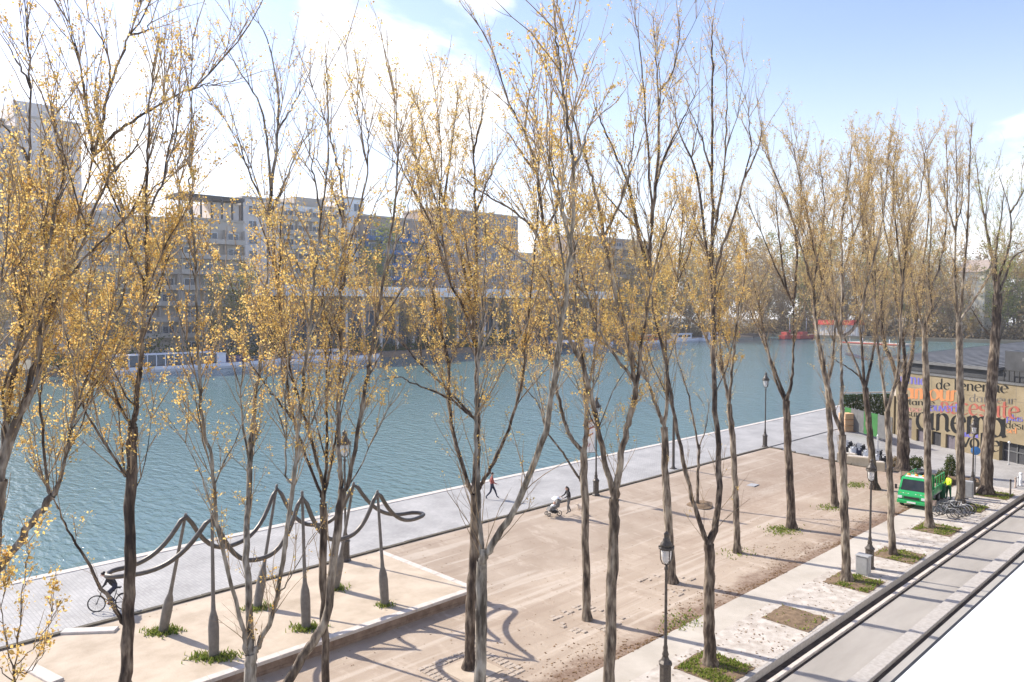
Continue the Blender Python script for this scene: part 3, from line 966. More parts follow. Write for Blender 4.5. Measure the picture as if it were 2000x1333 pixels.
pixel_tree('poplar in a grass pit in front of the bicycles, right of the green truck', (1816, 1032), (19, 14),
           [(1816, 1032), (1812, 920), (1810, 800), (1807, 700), (1806, 640)],
           [(8, [(1805, 650), (1795, 610), (1780, 540), (1778, 450), (1770, 330)]),
            (9, [(1806, 642), (1818, 600), (1814, 535), (1818, 436), (1810, 300)]),
            (7, [(1816, 570), (1840, 500), (1850, 400), (1848, 280)]),
            (5, [(1780, 540), (1760, 440), (1750, 330)])], 15, prof=PR_, leaf='leaf_tan', dens=3.0, leafn=8)
pixel_tree('poplar behind the worker in yellow, left of the last path lamp', (1877, 990), (21, 15),
           [(1877, 990), (1876, 880), (1875, 760), (1873, 630)],
           [(9, [(1872, 640), (1869, 600), (1865, 515), (1869, 397), (1867, 270)]),
            (9, [(1874, 640), (1881, 554), (1889, 456), (1895, 318), (1898, 240)]),
            (7, [(1875, 640), (1905, 582), (1928, 543), (1950, 500)]),
            (5, [(1868, 450), (1850, 400), (1843, 350)]),
            (5, [(1868, 450), (1878, 400), (1880, 340)])], 16, prof=PR_, leaf='leaf_tan', leafn=6)
pixel_tree('thick last poplar of the kerb row, in front of the cinema wall', (1925, 966), (30, 20),
           [(1925, 966), (1930, 860), (1938, 740), (1944, 650), (1948, 574)],
           [(9, [(1946, 585), (1936, 500), (1930, 460), (1915, 380), (1905, 310)]),
            (9, [(1948, 580), (1952, 540), (1972, 476), (1973, 416), (1952, 346)]),
            (8, [(1950, 580), (1960, 550), (1976, 507), (2000, 490), (2030, 470)]),
            (8, [(1947, 580), (1945, 500), (1955, 430), (1960, 380)]),
            (6, [(1973, 420), (1990, 390), (2010, 350)]),
            (6, [(1935, 495), (1925, 440), (1930, 370)]),
            (5, [(1942, 660), (1920, 640), (1895, 600)])], 17, prof=((200, 1), (500, 1), (640, .4), (700, 0)), leaf='leaf_green', bark='bark_dark', leafn=7)
# --- middle row
pixel_tree('dark poplar in the stone edged pit, close behind the pale trunk', (916, 1306), (27, 26),
           [(916, 1306), (920, 1180), (927, 1060), (929, 965)],
           [(14, [(927, 975), (919, 957), (881, 829), (875, 700), (858, 640), (839, 525), (821, 394), (805, 250)]),
            (21, [(930, 965), (932, 860), (932, 752), (928, 660), (926, 600)]),
            (12, [(928, 670), (920, 600), (905, 525), (868, 394), (840, 290), (815, 200)]),
            (12, [(927, 640), (930, 540), (929, 400), (925, 300), (915, 210)]),
            (10, [(926, 680), (905, 600), (879, 551), (847, 446), (812, 315)]),
            (12, [(936, 965), (950, 930), (978, 875), (1019, 752), (1027, 660), (1041, 525), (1052, 367), (1040, 240)]),
            (8, [(930, 825), (916, 809), (875, 778), (814, 752), (780, 738), (747, 742)]),
            (9, [(931, 820), (922, 814), (870, 757), (783, 670), (730, 590), (705, 560)]),
            (7, [(929, 420), (950, 360), (975, 300)]),
            (7, [(868, 394), (880, 300), (895, 180)]),
            (7, [(847, 446), (790, 340), (760, 260)]),
            (6, [(879, 551), (860, 420), (862, 300), (850, 180)]),
            (6, [(925, 300), (940, 230), (945, 170)])], 21, bark='bark_dark', prof=PM_, dens=3.4, leafn=10)
pixel_tree('poplar with low left branch, beside the woman with the stroller', (1147, 1211), (21, 18),
           [(1147, 1211), (1144, 1080), (1141, 960), (1140, 885)],
           [(9, [(1140, 945), (1131, 936), (1100, 885), (1068, 841), (1047, 784), (1000, 731)]),
            (12, [(1139, 890), (1110, 845), (1090, 770), (1075, 700), (1040, 640), (1000, 560), (985, 470)]),
            (15, [(1141, 885), (1145, 830), (1142, 740), (1120, 620), (1083, 525), (1062, 436), (1049, 341), (1026, 262), (994, 199), (968, 115), (930, 40)]),
            (8, [(1143, 780), (1160, 700), (1165, 600), (1150, 500), (1140, 400)]),
            (8, [(1065, 450), (1090, 400), (1100, 330), (1095, 250)]),
            (8, [(1049, 341), (1020, 300), (985, 250)]),
            (7, [(1026, 262), (1030, 200), (1045, 140)]),
            (7, [(1083, 525), (1110, 470), (1120, 380)]),
            (6, [(1075, 700), (1050, 600), (1060, 500)])], 22, prof=PM_, dens=3.0, leafn=10)
pixel_tree('poplar behind the nearest path lamp, with double stem above', (1313, 1138), (23, 18),
           [(1313, 1138), (1306, 1030), (1300, 930), (1297, 835)],
           [(11, [(1296, 842), (1285, 800), (1262, 742), (1235, 690), (1200, 600), (1190, 500), (1195, 400)]),
            (11, [(1298, 840), (1304, 770), (1300, 650), (1320, 560), (1330, 470), (1335, 380)]),
            (8, [(1302, 680), (1280, 600), (1290, 500), (1300, 400)]),
            (6, [(1262, 742), (1225, 700), (1160, 660)]),
            (6, [(1320, 560), (1350, 480), (1360, 400)])], 23, prof=PM_, dens=3.2, leafn=12)
pixel_tree('yellowish poplar trunk right of the dark forked poplar', (1440, 1080), (17, 14),
           [(1440, 1080), (1436, 960), (1431, 865), (1424, 790)],
           [(9, [(1424, 795), (1415, 740), (1402, 701), (1370, 640), (1345, 560), (1330, 480), (1335, 420)]),
            (9, [(1425, 792), (1432, 700), (1440, 620), (1455, 540), (1460, 450)]),
            (7, [(1410, 730), (1405, 640), (1410, 540), (1425, 450)]),
            (6, [(1370, 640), (1320, 600), (1290, 540)])], 24, prof=PM_, dens=3.4, leafn=14)
pixel_tree('poplar forking low over the sand near the quay lamp', (1546, 1033), (22, 17),
           [(1546, 1033), (1542, 930), (1538, 850), (1536, 783)],
           [(8, [(1534, 790), (1509, 724), (1485, 613), (1455, 480), (1435, 380)]),
            (8, [(1535, 785), (1500, 690), (1470, 620), (1440, 540)]),
            (11, [(1537, 785), (1547, 740), (1550, 660), (1550, 585)]),
            (8, [(1549, 592), (1540, 575), (1509, 507), (1462, 397)]),
            (9, [(1550, 585), (1554, 540), (1556, 476), (1541, 405), (1509, 330), (1493, 275)]),
            (6, [(1556, 476), (1565, 400), (1560, 320)]),
            (6, [(1541, 560), (1520, 450), (1515, 370)])], 25, bark='bark_dark', prof=PR_, leaf='leaf_tan', dens=4.0, leafn=5)
pixel_tree('poplar trunk just left of the plump poplar by the utility box', (1631, 990), (17, 13),
           [(1631, 990), (1625, 900), (1620, 820), (1616, 765)],
           [(8, [(1616, 770), (1604, 710), (1590, 620), (1575, 520), (1560, 400)]),
            (8, [(1617, 768), (1626, 700), (1632, 600), (1622, 500), (1630, 400)]),
            (5, [(1590, 620), (1610, 520), (1605, 420)])], 26, prof=PR_, leaf='leaf_tan', dens=3.6, leafn=7)
pixel_tree('poplar standing between the scooters and the second path lamp', (1709, 956), (19, 14),
           [(1709, 956), (1702, 880), (1695, 810), (1690, 758)],
           [(6, [(1690, 765), (1679, 737), (1645, 712), (1618, 696)]),
            (7, [(1688, 762), (1668, 700), (1640, 640), (1620, 560)]),
            (8, [(1690, 760), (1681, 660), (1670, 560), (1665, 440), (1650, 320)]),
            (8, [(1692, 760), (1705, 690), (1720, 600), (1735, 500), (1745, 380)]),
            (5, [(1670, 560), (1690, 460), (1690, 350)])], 27, bark='bark_dark', prof=PR_, leaf='leaf_tan', dens=3.6, leafn=7)
pixel_tree('stout dark poplar at the corner of the cinema wall', (1764, 920), (31, 24),
           [(1764, 920), (1764, 860), (1764, 800), (1763, 770)],
           [(14, [(1762, 775), (1745, 715), (1725, 660), (1718, 560), (1700, 480), (1685, 380)]),
            (11, [(1764, 775), (1766, 680), (1752, 600), (1745, 520), (1725, 430), (1720, 330)]),
            (13, [(1766, 775), (1780, 700), (1788, 630), (1795, 560), (1812, 450), (1815, 330)]),
            (7, [(1750, 600), (1770, 500), (1780, 400)]),
            (6, [(1788, 640), (1805, 560), (1835, 490)])], 28, bark='bark_dark', prof=PR_, leaf='leaf_tan', dens=3.6, leafn=7)
pixel_tree('thin sapling in a ring of dug earth on the plaza', (1362, 986), (8, 7),
           [(1362, 986), (1363, 930), (1366, 873)],
           [(6, [(1366, 880), (1352, 810), (1341, 757), (1322, 700), (1318, 650)]),
            (4, [(1366, 875), (1380, 830), (1385, 780)])], 29, name='sapling', group='young planting', prof=((400, 1), (900, .6)), dens=2, leafn=5)
# --- near trees on the left whose feet are below the frame
pixel_tree('pale silvery poplar trunk forking to the right, front of the stone pit', (905, 1600), (34, 28),
           [(905, 1600), (925, 1420), (937, 1332), (940, 1200), (941, 1095)],
           [(24, [(941, 1105), (944, 1085), (960, 1068), (1009, 988), (1065, 840), (1092, 660), (1103, 590), (1115, 470), (1119, 330), (1110, 230), (1095, 140), (1083, 45)]),
            (9, [(1112, 500), (1100, 400), (1080, 330), (1060, 260)]),
            (9, [(1117, 330), (1140, 280), (1165, 210)]),
            (8, [(1100, 610), (1060, 540), (1010, 500)]),
            (7, [(1108, 540), (1130, 470), (1150, 420)]),
            (7, [(1118, 320), (1100, 230), (1110, 130)]),
            (15, [(941, 1100), (935, 1000), (931, 900), (930, 800), (935, 700), (945, 560), (948, 430)]),
            (8, [(935, 690), (975, 600), (990, 500)])], 31, bark='bark_pale', prof=PM_, leafn=8)
pixel_tree('upright poplar right of the three-stemmed poplar, at the wall foot', (632, 1440), (22, 19),
           [(632, 1440), (636, 1332), (633, 1205), (631, 985)],
           [(10, [(630, 1000), (622, 952), (572, 820), (560, 720), (550, 611), (530, 480)]),
            (11, [(631, 985), (630, 940), (595, 820), (562, 700), (545, 560), (548, 450), (560, 330)]),
            (9, [(632, 975), (637, 900), (638, 780), (637, 690), (630, 600), (640, 480), (648, 360)]),
            (8, [(633, 970), (648, 900), (660, 820), (682, 682), (700, 560)]),
            (7, [(572, 830), (540, 780), (512, 743), (484, 699)]),
            (6, [(545, 560), (520, 470), (500, 400)])], 32, bark='bark_dark', prof=PL, leafn=8)
pixel_tree('leaning poplar crossing in front of the terrace wall', (440, 1560), (26, 20),
           [(440, 1560), (561, 1332), (610, 1255), (638, 1205), (655, 1068), (669, 955)],
           [(13, [(669, 965), (664, 930), (660, 820), (666, 710), (665, 600), (670, 499), (668, 367), (657, 315), (641, 252), (605, 157)]),
            (14, [(670, 960), (682, 935), (715, 748), (725, 690), (752, 525), (773, 394), (776, 260), (770, 180)]),
            (8, [(668, 560), (683, 483), (715, 357), (718, 262), (699, 173)]),
            (6, [(752, 525), (790, 440), (805, 370)]),
            (6, [(640, 252), (640, 180), (635, 110)]),
            (6, [(715, 748), (740, 700), (755, 660)]),
            (6, [(669, 430), (640, 350), (610, 300)])], 33, prof=PL, leafn=8)
pixel_tree('three-stemmed poplar forking just above the terrace wall', (488, 1500), (30, 30),
           [(488, 1500), (490, 1400), (490, 1330), (490, 1278)],
           [(14, [(488, 1285), (479, 1265), (473, 1221), (429, 1051), (413, 908), (396, 820), (385, 655), (383, 525), (373, 394), (371, 315), (373, 200), (376, 80)]),
            (20, [(490, 1280), (482, 1095), (487, 930), (495, 809), (509, 710), (515, 640), (523, 525), (528, 425)]),
            (9, [(527, 435), (518, 410), (479, 315), (447, 200)]),
            (10, [(528, 430), (539, 289), (544, 200), (526, 89), (479, 12)]),
            (7, [(526, 390), (515, 226), (473, 147), (440, 100)]),
            (8, [(529, 430), (550, 370), (573, 315), (600, 262)]),
            (6, [(542, 250), (573, 205), (605, 142)]),
            (16, [(492, 1283), (508, 1255), (540, 1166), (573, 941), (586, 803), (603, 660), (615, 530), (628, 420), (641, 304), (640, 190)]),
            (7, [(571, 945), (560, 930), (559, 820), (550, 710), (555, 600)]),
            (6, [(541, 1160), (560, 1140), (616, 1040)]),
            (6, [(383, 525), (355, 420), (345, 300)]),
            (6, [(628, 420), (610, 330), (600, 250)]),
            (6, [(487, 900), (470, 780), (475, 650), (440, 520)])], 34, bark='bark_pale', prof=PL, leafn=9)
pixel_tree('forked poplar in front of the left end of the sculpture', (240, 1600), (34, 24),
           [(240, 1600), (245, 1420), (246, 1332), (251, 1220), (254, 1100), (254, 937), (259, 835)],
           [(17, [(250, 1245), (240, 1215), (190, 1137), (140, 1050), (103, 973)]),
            (10, [(104, 978), (92, 937), (77, 778), (60, 660), (40, 540), (45, 420)]),
            (9, [(104, 975), (118, 937), (149, 794), (195, 681), (240, 580), (262, 470)]),
            (16, [(258, 840), (266, 795), (279, 660), (284, 560), (286, 420), (291, 236), (299, 131)]),
            (9, [(254, 945), (240, 920), (174, 819), (154, 763), (100, 700), (60, 620)]),
            (8, [(260, 840), (242, 810), (215, 750), (190, 701), (170, 600), (180, 500)]),
            (7, [(284, 560), (250, 470), (235, 380), (220, 310)]),
            (7, [(286, 420), (320, 350), (345, 250), (350, 150)]),
            (6, [(279, 660), (310, 580), (330, 480)])], 35, bark='bark_dark', prof=PL, leafn=14, dens=3.2)
pixel_tree('large many-limbed poplar at the left edge of the photograph', (-60, 1750), (44, 36),
           [(-60, 1750), (-40, 1400), (-15, 1080), (0, 937)],
           [(19, [(-2, 950), (15, 793), (31, 701), (41, 640), (47, 525), (55, 315), (60, 173), (48, 0)]),
            (18, [(2, 930), (22, 840), (72, 735), (84, 551), (105, 420), (123, 341), (110, 270), (100, 190)]),
            (20, [(5, 920), (50, 780), (73, 693), (110, 577), (147, 446), (184, 302)]),
            (10, [(183, 305), (178, 285), (168, 194), (152, 105), (126, 26)]),
            (11, [(184, 303), (190, 280), (215, 168), (252, 68), (273, 0), (280, -40)]),
            (10, [(186, 303), (226, 262), (294, 215), (367, 176), (410, 165), (455, 160)]),
            (7, [(215, 165), (205, 94), (147, 5)]),
            (12, [(115, 565), (135, 520), (157, 483), (207, 357), (262, 294), (285, 240)]),
            (9, [(110, 580), (160, 510), (236, 436), (315, 357), (362, 325)]),
            (8, [(55, 310), (31, 273), (0, 234), (-30, 210)]),
            (7, [(58, 175), (30, 110), (3, 60)]),
            (7, [(252, 75), (285, 60), (300, 30)]),
            (12, [(0, 930), (-20, 800), (-10, 640), (10, 500), (20, 380)]),
            (10, [(20, 850), (10, 750), (60, 620), (40, 480)])], 36, prof=PL, leafn=13, dens=3.0, lsize=0.070)
pixel_tree('slanting grey limb of a tree rising from the lower left edge', (-260, 1420), (22, 17),
           [(-260, 1420), (-100, 1220), (0, 1106), (60, 1025), (103, 968)],
           [(11, [(103, 968), (120, 930), (150, 800), (195, 681), (230, 560)]),
            (7, [(150, 800), (140, 700), (110, 600)])], 37, prof=PL, leafn=8, dens=2.0, depth=16.5, zb=-0.5)
pixel_tree('young golden-leaved treetop in the lower left corner', (20, 1560), (7, 5),
           [(20, 1560), (25, 1400), (28, 1300)],
           [(4, [(28, 1310), (40, 1200), (52, 1100), (55, 1060)]),
            (4, [(27, 1320), (5, 1220), (10, 1120)]),
            (3, [(28, 1300), (80, 1250), (105, 1190)]),
            (3, [(28, 1320), (60, 1310), (90, 1270)]),
            (3, [(25, 1330), (-20, 1280), (-30, 1180)])], 38, name='young_tree', group='young planting', leafn=5, dens=4.0, twig=(0.25, 0.7), lsize=0.085, depth=14.0, prof=((900, 1.5), (1333, 1.5)), bark='bark')


# --- generic trees for the far banks
def far_tree(label, loc, h, cr, seed, leaf, group, n=2600, ls=0.5, trunk_r=0.28, fork=0.3, dens=1.0, name='bank_tree', cat='tree'):
    rng = np.random.default_rng(seed)
    root = empty(name, loc, 0, label, cat, group)
    zt = h * fork
    tp = np.array([[0, 0, -0.1], [rng.normal() * .1, rng.normal() * .1, zt * .5], [rng.normal() * .2, rng.normal() * .2, zt]])
    V, Fc = tubes(catmull(tp, 5)[None], np.linspace(trunk_r, trunk_r * .7, 11)[None], 8)
    link_mesh('trunk', np_mesh('trunk', V, Fc, M['bark_dark'], True), root)
    nb = 11
    P0 = np.repeat(tp[-1][None], nb, 0)
    az = rng.uniform(0, 2 * np.pi, nb); el = rng.uniform(0.75, 1.45, nb); el[0] = 1.5
    d = np.stack([np.cos(az) * np.cos(el), np.sin(az) * np.cos(el), np.sin(el)], 1)
    L = (h - zt) * rng.uniform(0.65, 1.0, nb)[:, None]
    d[:, :2] *= (cr / (0.45 * (h - zt)))
    path = [P0]
    for k in range(7):
        d = unit(d + rng.normal(size=(nb, 3)) * .1 + np.array([0, 0, .08]))
        path.append(path[-1] + d * L / 7)
    LP = np.stack(path, 1)
    LR = (trunk_r * .45) * np.linspace(1, .15, 8)[None].repeat(nb, 0)
    V1, F1 = tubes(LP, LR, 5)
    nodes = LP[:, 1:].reshape(-1, 3); tang = unit(np.diff(LP, axis=1)).reshape(-1, 3)
    tw, TL = shoots(rng, nodes, tang, None, int(170 * dens), h * .08, h * .2, R(20), R(60))
    V2, F2 = tubes(tw, np.full(tw.shape[:2], 0.035) * np.linspace(1, .4, tw.shape[1])[None], 3)
    tw2, _ = shoots(rng, tw[:, 1:].reshape(-1, 3), unit(np.diff(tw, axis=1)).reshape(-1, 3), None, int(420 * dens), h * .04, h * .1, R(20), R(60))
    V3, F3 = tubes(tw2, np.full(tw2.shape[:2], 0.022), 3)
    V = np.vstack([V1, V2, V3]); Fc = np.vstack([F1, F2 + len(V1), F3 + len(V1) + len(V2)])
    o = link_mesh('branches', np_mesh('branches', V, Fc, M['twig'], True), root); o['kind'] = 'stuff'
    pool = np.concatenate([tw[:, 2:].reshape(-1, 3), tw2[:, 1:].reshape(-1, 3)])
    c = pool[rng.integers(0, len(pool), n)] + rng.normal(size=(n, 3)) * ls * .8
    V, Fc = leaf_quads(c, rng.uniform(.5, 1.2, n) * ls, rng)
    o = link_mesh('foliage', np_mesh('foliage', V, Fc, M[leaf], False), root); o['kind'] = 'stuff'
    return root


# ------------------------------------------------------------------ far bank
q = MB(); q.box(-300, 640, FAR_Y, 420, -2.5, 0.25); tag(q.build('far_quay', M['terrain']), kind='structure')
fe = empty('far_quay_edge', (0, FAR_Y, 0), kind='structure')
me = MB().box(0.02, 5.98, -0.35, 0.0, -1.6, 0.45, bev=0.03).mesh('quay_stone', M['stone'])
for i in range(72):
    link_mesh('quay_stone', me, fe, (0 + i * 6, 0, 0))
q = MB(); q.box(330, 640, -300, FAR_Y, -2.5, 0.2); tag(q.build('end_quay', M['terrain']), kind='structure')
q = MB(); q.box(140, 330, -300, 40.1, -2.5, -0.5); tag(q.build('right_bank', M['terrain']), kind='structure')


def top_h(px, py, Y):
    p = onY(px, 600, Y)
    return p.x, CAM_H + (600 - py) / FPX * depth_of(p)


WIN = {}
def window_mesh(w, h, mat='glass_blue'):
    k = (round(w, 2), round(h, 2), mat)
    if k not in WIN:
        b = MB()
        b.box(-w / 2, w / 2, 0.02, 0.10, 0, h, 0)
        for (a, c) in ((-w / 2 - .08, -w / 2 + .06), (w / 2 - .06, w / 2 + .08), (-.05, .05)):
            b.box(a, c, -0.06, 0.02, 0, h, 1)
        b.box(-w / 2 - .08, w / 2 + .08, -0.06, 0.02, h, h + .12, 1)
        b.box(-w / 2 - .12, w / 2 + .12, -0.18, 0.02, -.14, 0, 1)
        WIN[k] = b.mesh('window', [M[mat], M['white_wall']])
    return WIN[k]


def apartments(label, px0, px1, pyt, Y, wall, storey=4.1, bay=5.2, balc=True, bal_mat='conc', depth=18, win=(2.4, 2.3), z0=0.25, gl='glass_blue', attic=None, skip_low=0, seed=1, name='apartment_block'):
    r = random.Random(seed)
    x0 = onY(px0, 600, Y).x; x1 = onY(px1, 600, Y).x
    _, h = top_h((px0 + px1) / 2, pyt, Y)
    W = x1 - x0
    root = empty(name, (x0, Y, z0), 0, label, 'building')
    H = h - z0
    MB().box(0, W, 0.10, depth, 0, H).build('wall', M[wall], root)
    MB().box(-0.25, W + 0.25, -0.15, depth + 0.3, H + 0.002, H + 0.55).build('roof', M['conc'], root)
    n = int(H / storey); nb = max(2, int(W / bay)); bw = W / nb
    bm_ = None
    for f in range(skip_low, n):
        zf = 0.9 + f * storey
        if zf + win[1] > H - .3: break
        for b in range(nb):
            if balc and b % 4 == 3 and r.random() < .5: continue
            link_mesh('window', window_mesh(win[0] if not balc else win[0] * 1.25, win[1], gl), root, ((b + .5) * bw, 0, zf))
        if balc:
            if bm_ is None:
                bm_ = MB()
                bm_.box(0.3, W - .3, -1.7, -0.001, -.22, 0)
                bm_.box(0.3, W - .3, -1.82, -1.70, -.22, 1.05)
                for b in range(nb + 1):
                    xx = min(max(b * bw, .35), W - .55)
                    bm_.box(xx, xx + .18, -1.69, -0.003, 0.002, storey - .5)
                bm_ = bm_.mesh('balcony', M[bal_mat])
            link_mesh('balcony', bm_, root, (0, 0, zf - .45))
    if attic:
        for (a, b, hh, mt) in attic:
            MB().box(W * a, W * b, 2.0, depth - 2, H + .553, H + hh).build('penthouse', M[mt], root)
    return root


apartments('tall pale tower block at the far left, rising above the trees', -40, 40, 250, 228, 'conc_pink', seed=1, attic=[(.2, .8, 2.5, 'conc')], win=(1.8, 1.9), bay=4.6)
apartments('pale tower slab right of the tall tower, with stepped top', 40, 166, 240, 230, 'conc_pink', balc=False, seed=2, attic=[(.0, .72, 4.4, 'conc_pink')], win=(1.3, 1.6), bay=4.4)
apartments('long shaded apartment block with balcony bands behind the glass boat', 168, 350, 425, 204, 'conc', seed=3, attic=[(.1, .5, 3.0, 'conc_pink')])
ap = apartments('apartment block crowned by a dark roof pergola, above the glass boat', 350, 478, 432, 202, 'conc', seed=4, attic=[(.55, .98, 5.2, 'conc_pink')])
q = MB(); W_ = onY(478, 600, 202).x - onY(350, 600, 202).x; hh_ = top_h(414, 432, 202)[1] - .25
q.box(0, W_, -1.0, 8, hh_ + 5.6, hh_ + 6.5)
for i in range(7): q.box(W_ * i / 6.3, W_ * i / 6.3 + .4, -0.9, -0.5, hh_ + .56, hh_ + 5.59)
q.build('pergola', M['roof_dk'], ap)
apartments('pale pink blank-walled apartment block right of the roof pergola', 478, 548, 392, 203, 'conc_pink', balc=False, seed=5, bay=7, skip_low=6)
apartments('apartment block with blue strip windows behind the tall poplars', 549, 660, 405, 204, 'white_wall', seed=6, bay=4, win=(3.0, 2.2), attic=[(.3, .8, 2.8, 'conc')])
apartments('narrow white stair tower block with brown top', 660, 712, 390, 206, 'white_wall', seed=7, bay=4, balc=False)
apartments('brown brick apartment block with blue glazing over the long hall', 712, 850, 430, 203, 'conc_brown', seed=8, win=(3.0, 2.6), bal_mat='bluetarp')
apartments('brown apartment block with flat top over the long hall', 851, 1012, 418, 204, 'conc_brown', seed=9, balc=False, bay=4.6, win=(2.2, 2.2))
apartments('lower grey brick block behind the trees, right of the flat brown block', 1012, 1120, 500, 205, 'conc', seed=10, balc=False, bay=6)
apartments('low terraced block with violet windows behind the ochre trees', 1120, 1268, 468, 208, 'conc_brown', seed=11, bay=6, win=(3.2, 2.2))
apartments('distant pale block glimpsed over the trees at the basin end', 1700, 1770, 525, 300, 'white_wall', seed=13, balc=False, bay=7)
x0 = 352.0
cb = empty('cream_house', (340, onY(1930, 600, 200).y / onY(1930, 600, 200).x * 345, 0.2), 0, 'cream coloured house seen between trunks above the cinema roof', 'building')
cw = 345 * (math.tan(YAW - math.atan(880 / FPX)) - math.tan(YAW - math.atan(930 / FPX)))
MB().box(0, 14, 0, cw, 0, 26).build('wall', M['cream'], cb)
MB().prism([(-0.6, 26.02), (7, 31), (14.6, 26.02)], 'y', -0.6, cw + .6).build('roof', M['conc_brown'], cb)
for f in range(5):
    for b in range(3):
        o = link_mesh('window', window_mesh(2.2, 2.6, 'glass'), cb, (0, (b + .5) * cw / 3, 2.5 + f * 4.8), -math.pi / 2)

# long low hall with a pale roof edge on the far quay
hx0, hx1 = onY(556, 600, 182).x, onY(1185, 600, 182).x
hz = CAM_H + (600 - 581) / FPX * depth_of(onY(850, 600, 182))
hall = empty('quayside_hall', (hx0, 182, 0.25), 0, 'long low hall with white roof edge across the water', 'building')
HW = hx1 - hx0
q = MB(); q.box(-1.5, HW + 1.5, -3.2, 16, hz - .25, hz + 1.15); q.box(-1.5, HW + 1.5, -3.3, -2.6, hz + 1.153, hz + 1.4); q.build('roof', M['white_wall'], hall)
q = MB(); q.box(-1.2, HW + 1.2, -2.2, 15, hz + 1.42, hz + 2.5); q.build('roof_parapet', M['white_wall'], hall)
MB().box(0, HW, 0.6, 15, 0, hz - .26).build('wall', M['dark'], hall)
me = MB().box(-.35, .35, -2.4, -1.7, 0, hz - .26).mesh('column', M['conc_pink'])
mg = MB().box(0.1, 5.2, 0.3, 0.59, 1.0, hz - 4.5).mesh('glazing', M['glass_blue'])
mb_ = MB().box(0.1, 5.2, 0.3, 0.59, hz - 4.3, hz - .5).mesh('upper_panel', M['conc_brown'])
i = 0
while i * 5.6 + 5.3 < HW:
    link_mesh('column', me, hall, (i * 5.6, 0, 0)); link_mesh('glazing', mg, hall, (i * 5.6, 0, 0)); link_mesh('upper_panel', mb_, hall, (i * 5.6, 0, 0))
    i += 1

# trees along the far quay and round the end of the basin
FT = [(-20, 520, 179, 'leaf_far', 'ochre bank tree behind the left end of the glass boat'), (60, 470, 182, 'leaf_far', 'tall ochre bank tree below the grey tower'),
      (150, 500, 178, 'leaf_far', 'ochre bank tree left of the glass boat cabin'), (235, 540, 184, 'leaf_far_brown', 'brown thin bank tree behind the glass boat'),
      (420, 560, 183, 'leaf_far', 'small ochre tree by the bow of the glass boat'), (470, 520, 180, 'leaf_far_green', 'greenish bank tree below the pink block'),
      (640, 520, 177, 'leaf_far', 'ochre tree in front of the left end of the long hall'), (735, 430, 192, 'leaf_far_green', 'dark green tall tree beside the brick block'),
      (800, 560, 177, 'leaf_far', 'low ochre tree in front of the middle of the long hall'), (880, 590, 176, 'leaf_far_green', 'low green tree on the quay before the hall'),
      (985, 560, 178, 'leaf_far', 'ochre tree by the dark barge'), (1060, 520, 179, 'leaf_far_brown', 'brown tree above the dark barge'),
      (1135, 540, 179, 'leaf_far', 'ochre tree at the right end of the long hall'), (1190, 500, 182, 'leaf_far_brown', 'brown tree past the right end of the hall'),
      (1240, 475, 186, 'leaf_far', 'ochre tree in front of the low terraced block'), (1290, 460, 182, 'leaf_far', 'broad ochre tree above the moored small boats'),
      (1345, 450, 184, 'leaf_far', 'tallest ochre tree above the pontoon boats'), (1400, 462, 183, 'leaf_far_brown', 'brown tree left of the person in red'),
      (1445, 455, 187, 'leaf_far', 'ochre tree above the person in red on the boat'), (1490, 490, 184, 'leaf_far_brown', 'brown tree where the far quay meets the basin end')]
for i, (px, py, Y, lf, lab) in enumerate(FT):
    x, h = top_h(px, py, Y)
    far_tree(lab, (x, Y, 0.25), h, h * (.36 if px > 1200 else .30), 100 + i, lf, 'trees along the far quay', n=3200, ls=h * .021, trunk_r=.010 * h, fork=.12)
ET = [(1530, 520, 338, 'leaf_far_brown', 'brown tree behind the red boat'), (1572, 440, 352, 'leaf_far_green', 'bright green tall tree at the basin end'),
      (1615, 500, 345, 'leaf_far', 'ochre tree at the basin end behind the red canopy'), (1650, 520, 338, 'leaf_far_brown', 'brown tree right of the ochre one at the basin end'),
      (1690, 470, 350, 'leaf_far_green', 'olive tree behind the red canopy end'), (1730, 510, 340, 'leaf_far', 'ochre tree left of the cinema roof'),
      (1775, 490, 348, 'leaf_far_green', 'green tree over the left end of the cinema roof'), (1815, 500, 338, 'leaf_far_brown', 'brown tree over the cinema roof left of the cream house'),
      (1858, 520, 336, 'leaf_far_brown', 'low brown tree close left of the cream house'), (1948, 495, 338, 'leaf_far_green', 'green tree close right of the cream house'),
      (1985, 480, 350, 'leaf_far_green', 'green tree at the right edge over the cinema roof'), (2030, 470, 340, 'leaf_far', 'ochre tree just past the right edge of the frame'),
      (1900, 600, 334, 'leaf_far', 'low ochre tree in front of the cream house')]
for i, (px, py, X, lf, lab) in enumerate(ET):
    an = YAW - math.atan((px - CX) / FPX)
    p = Vector((X, X * math.tan(an), 600)); p.z = CAM_H
    h = CAM_H + (600 - py) / FPX * depth_of(p)
    if h < 6: h = 12
    far_tree(lab, (X, p.y, 0.2), h, h * .26, 140 + i, lf, 'trees round the end of the basin', n=5000, ls=h * .019, trunk_r=.010 * h, fork=.08)
for i in range(26):        # wood further back closing the view
    px = 1250 + i * 31
    an = YAW - math.atan((px - CX) / FPX)
    r = random.Random(300 + i)
    if px < 1500: Y = 225 + r.uniform(0, 25); X = Y / math.tan(an)
    else: X = 400 + r.uniform(0, 40); Y = X * math.tan(an)
    p = Vector((X, Y, CAM_H)); h = CAM_H + (600 - r.uniform(470, 520)) / FPX * depth_of(p)
    far_tree('hazy tree in the wooded rim closing the far end of the basin', (X, Y, .2), h, h * .40, 400 + i, r.choice(['leaf_far_brown', 'leaf_far_green', 'leaf_far_brown']),
             'trees in the wooded rim', n=3800, ls=h * .024, trunk_r=.01 * h, fork=.06, dens=.6)

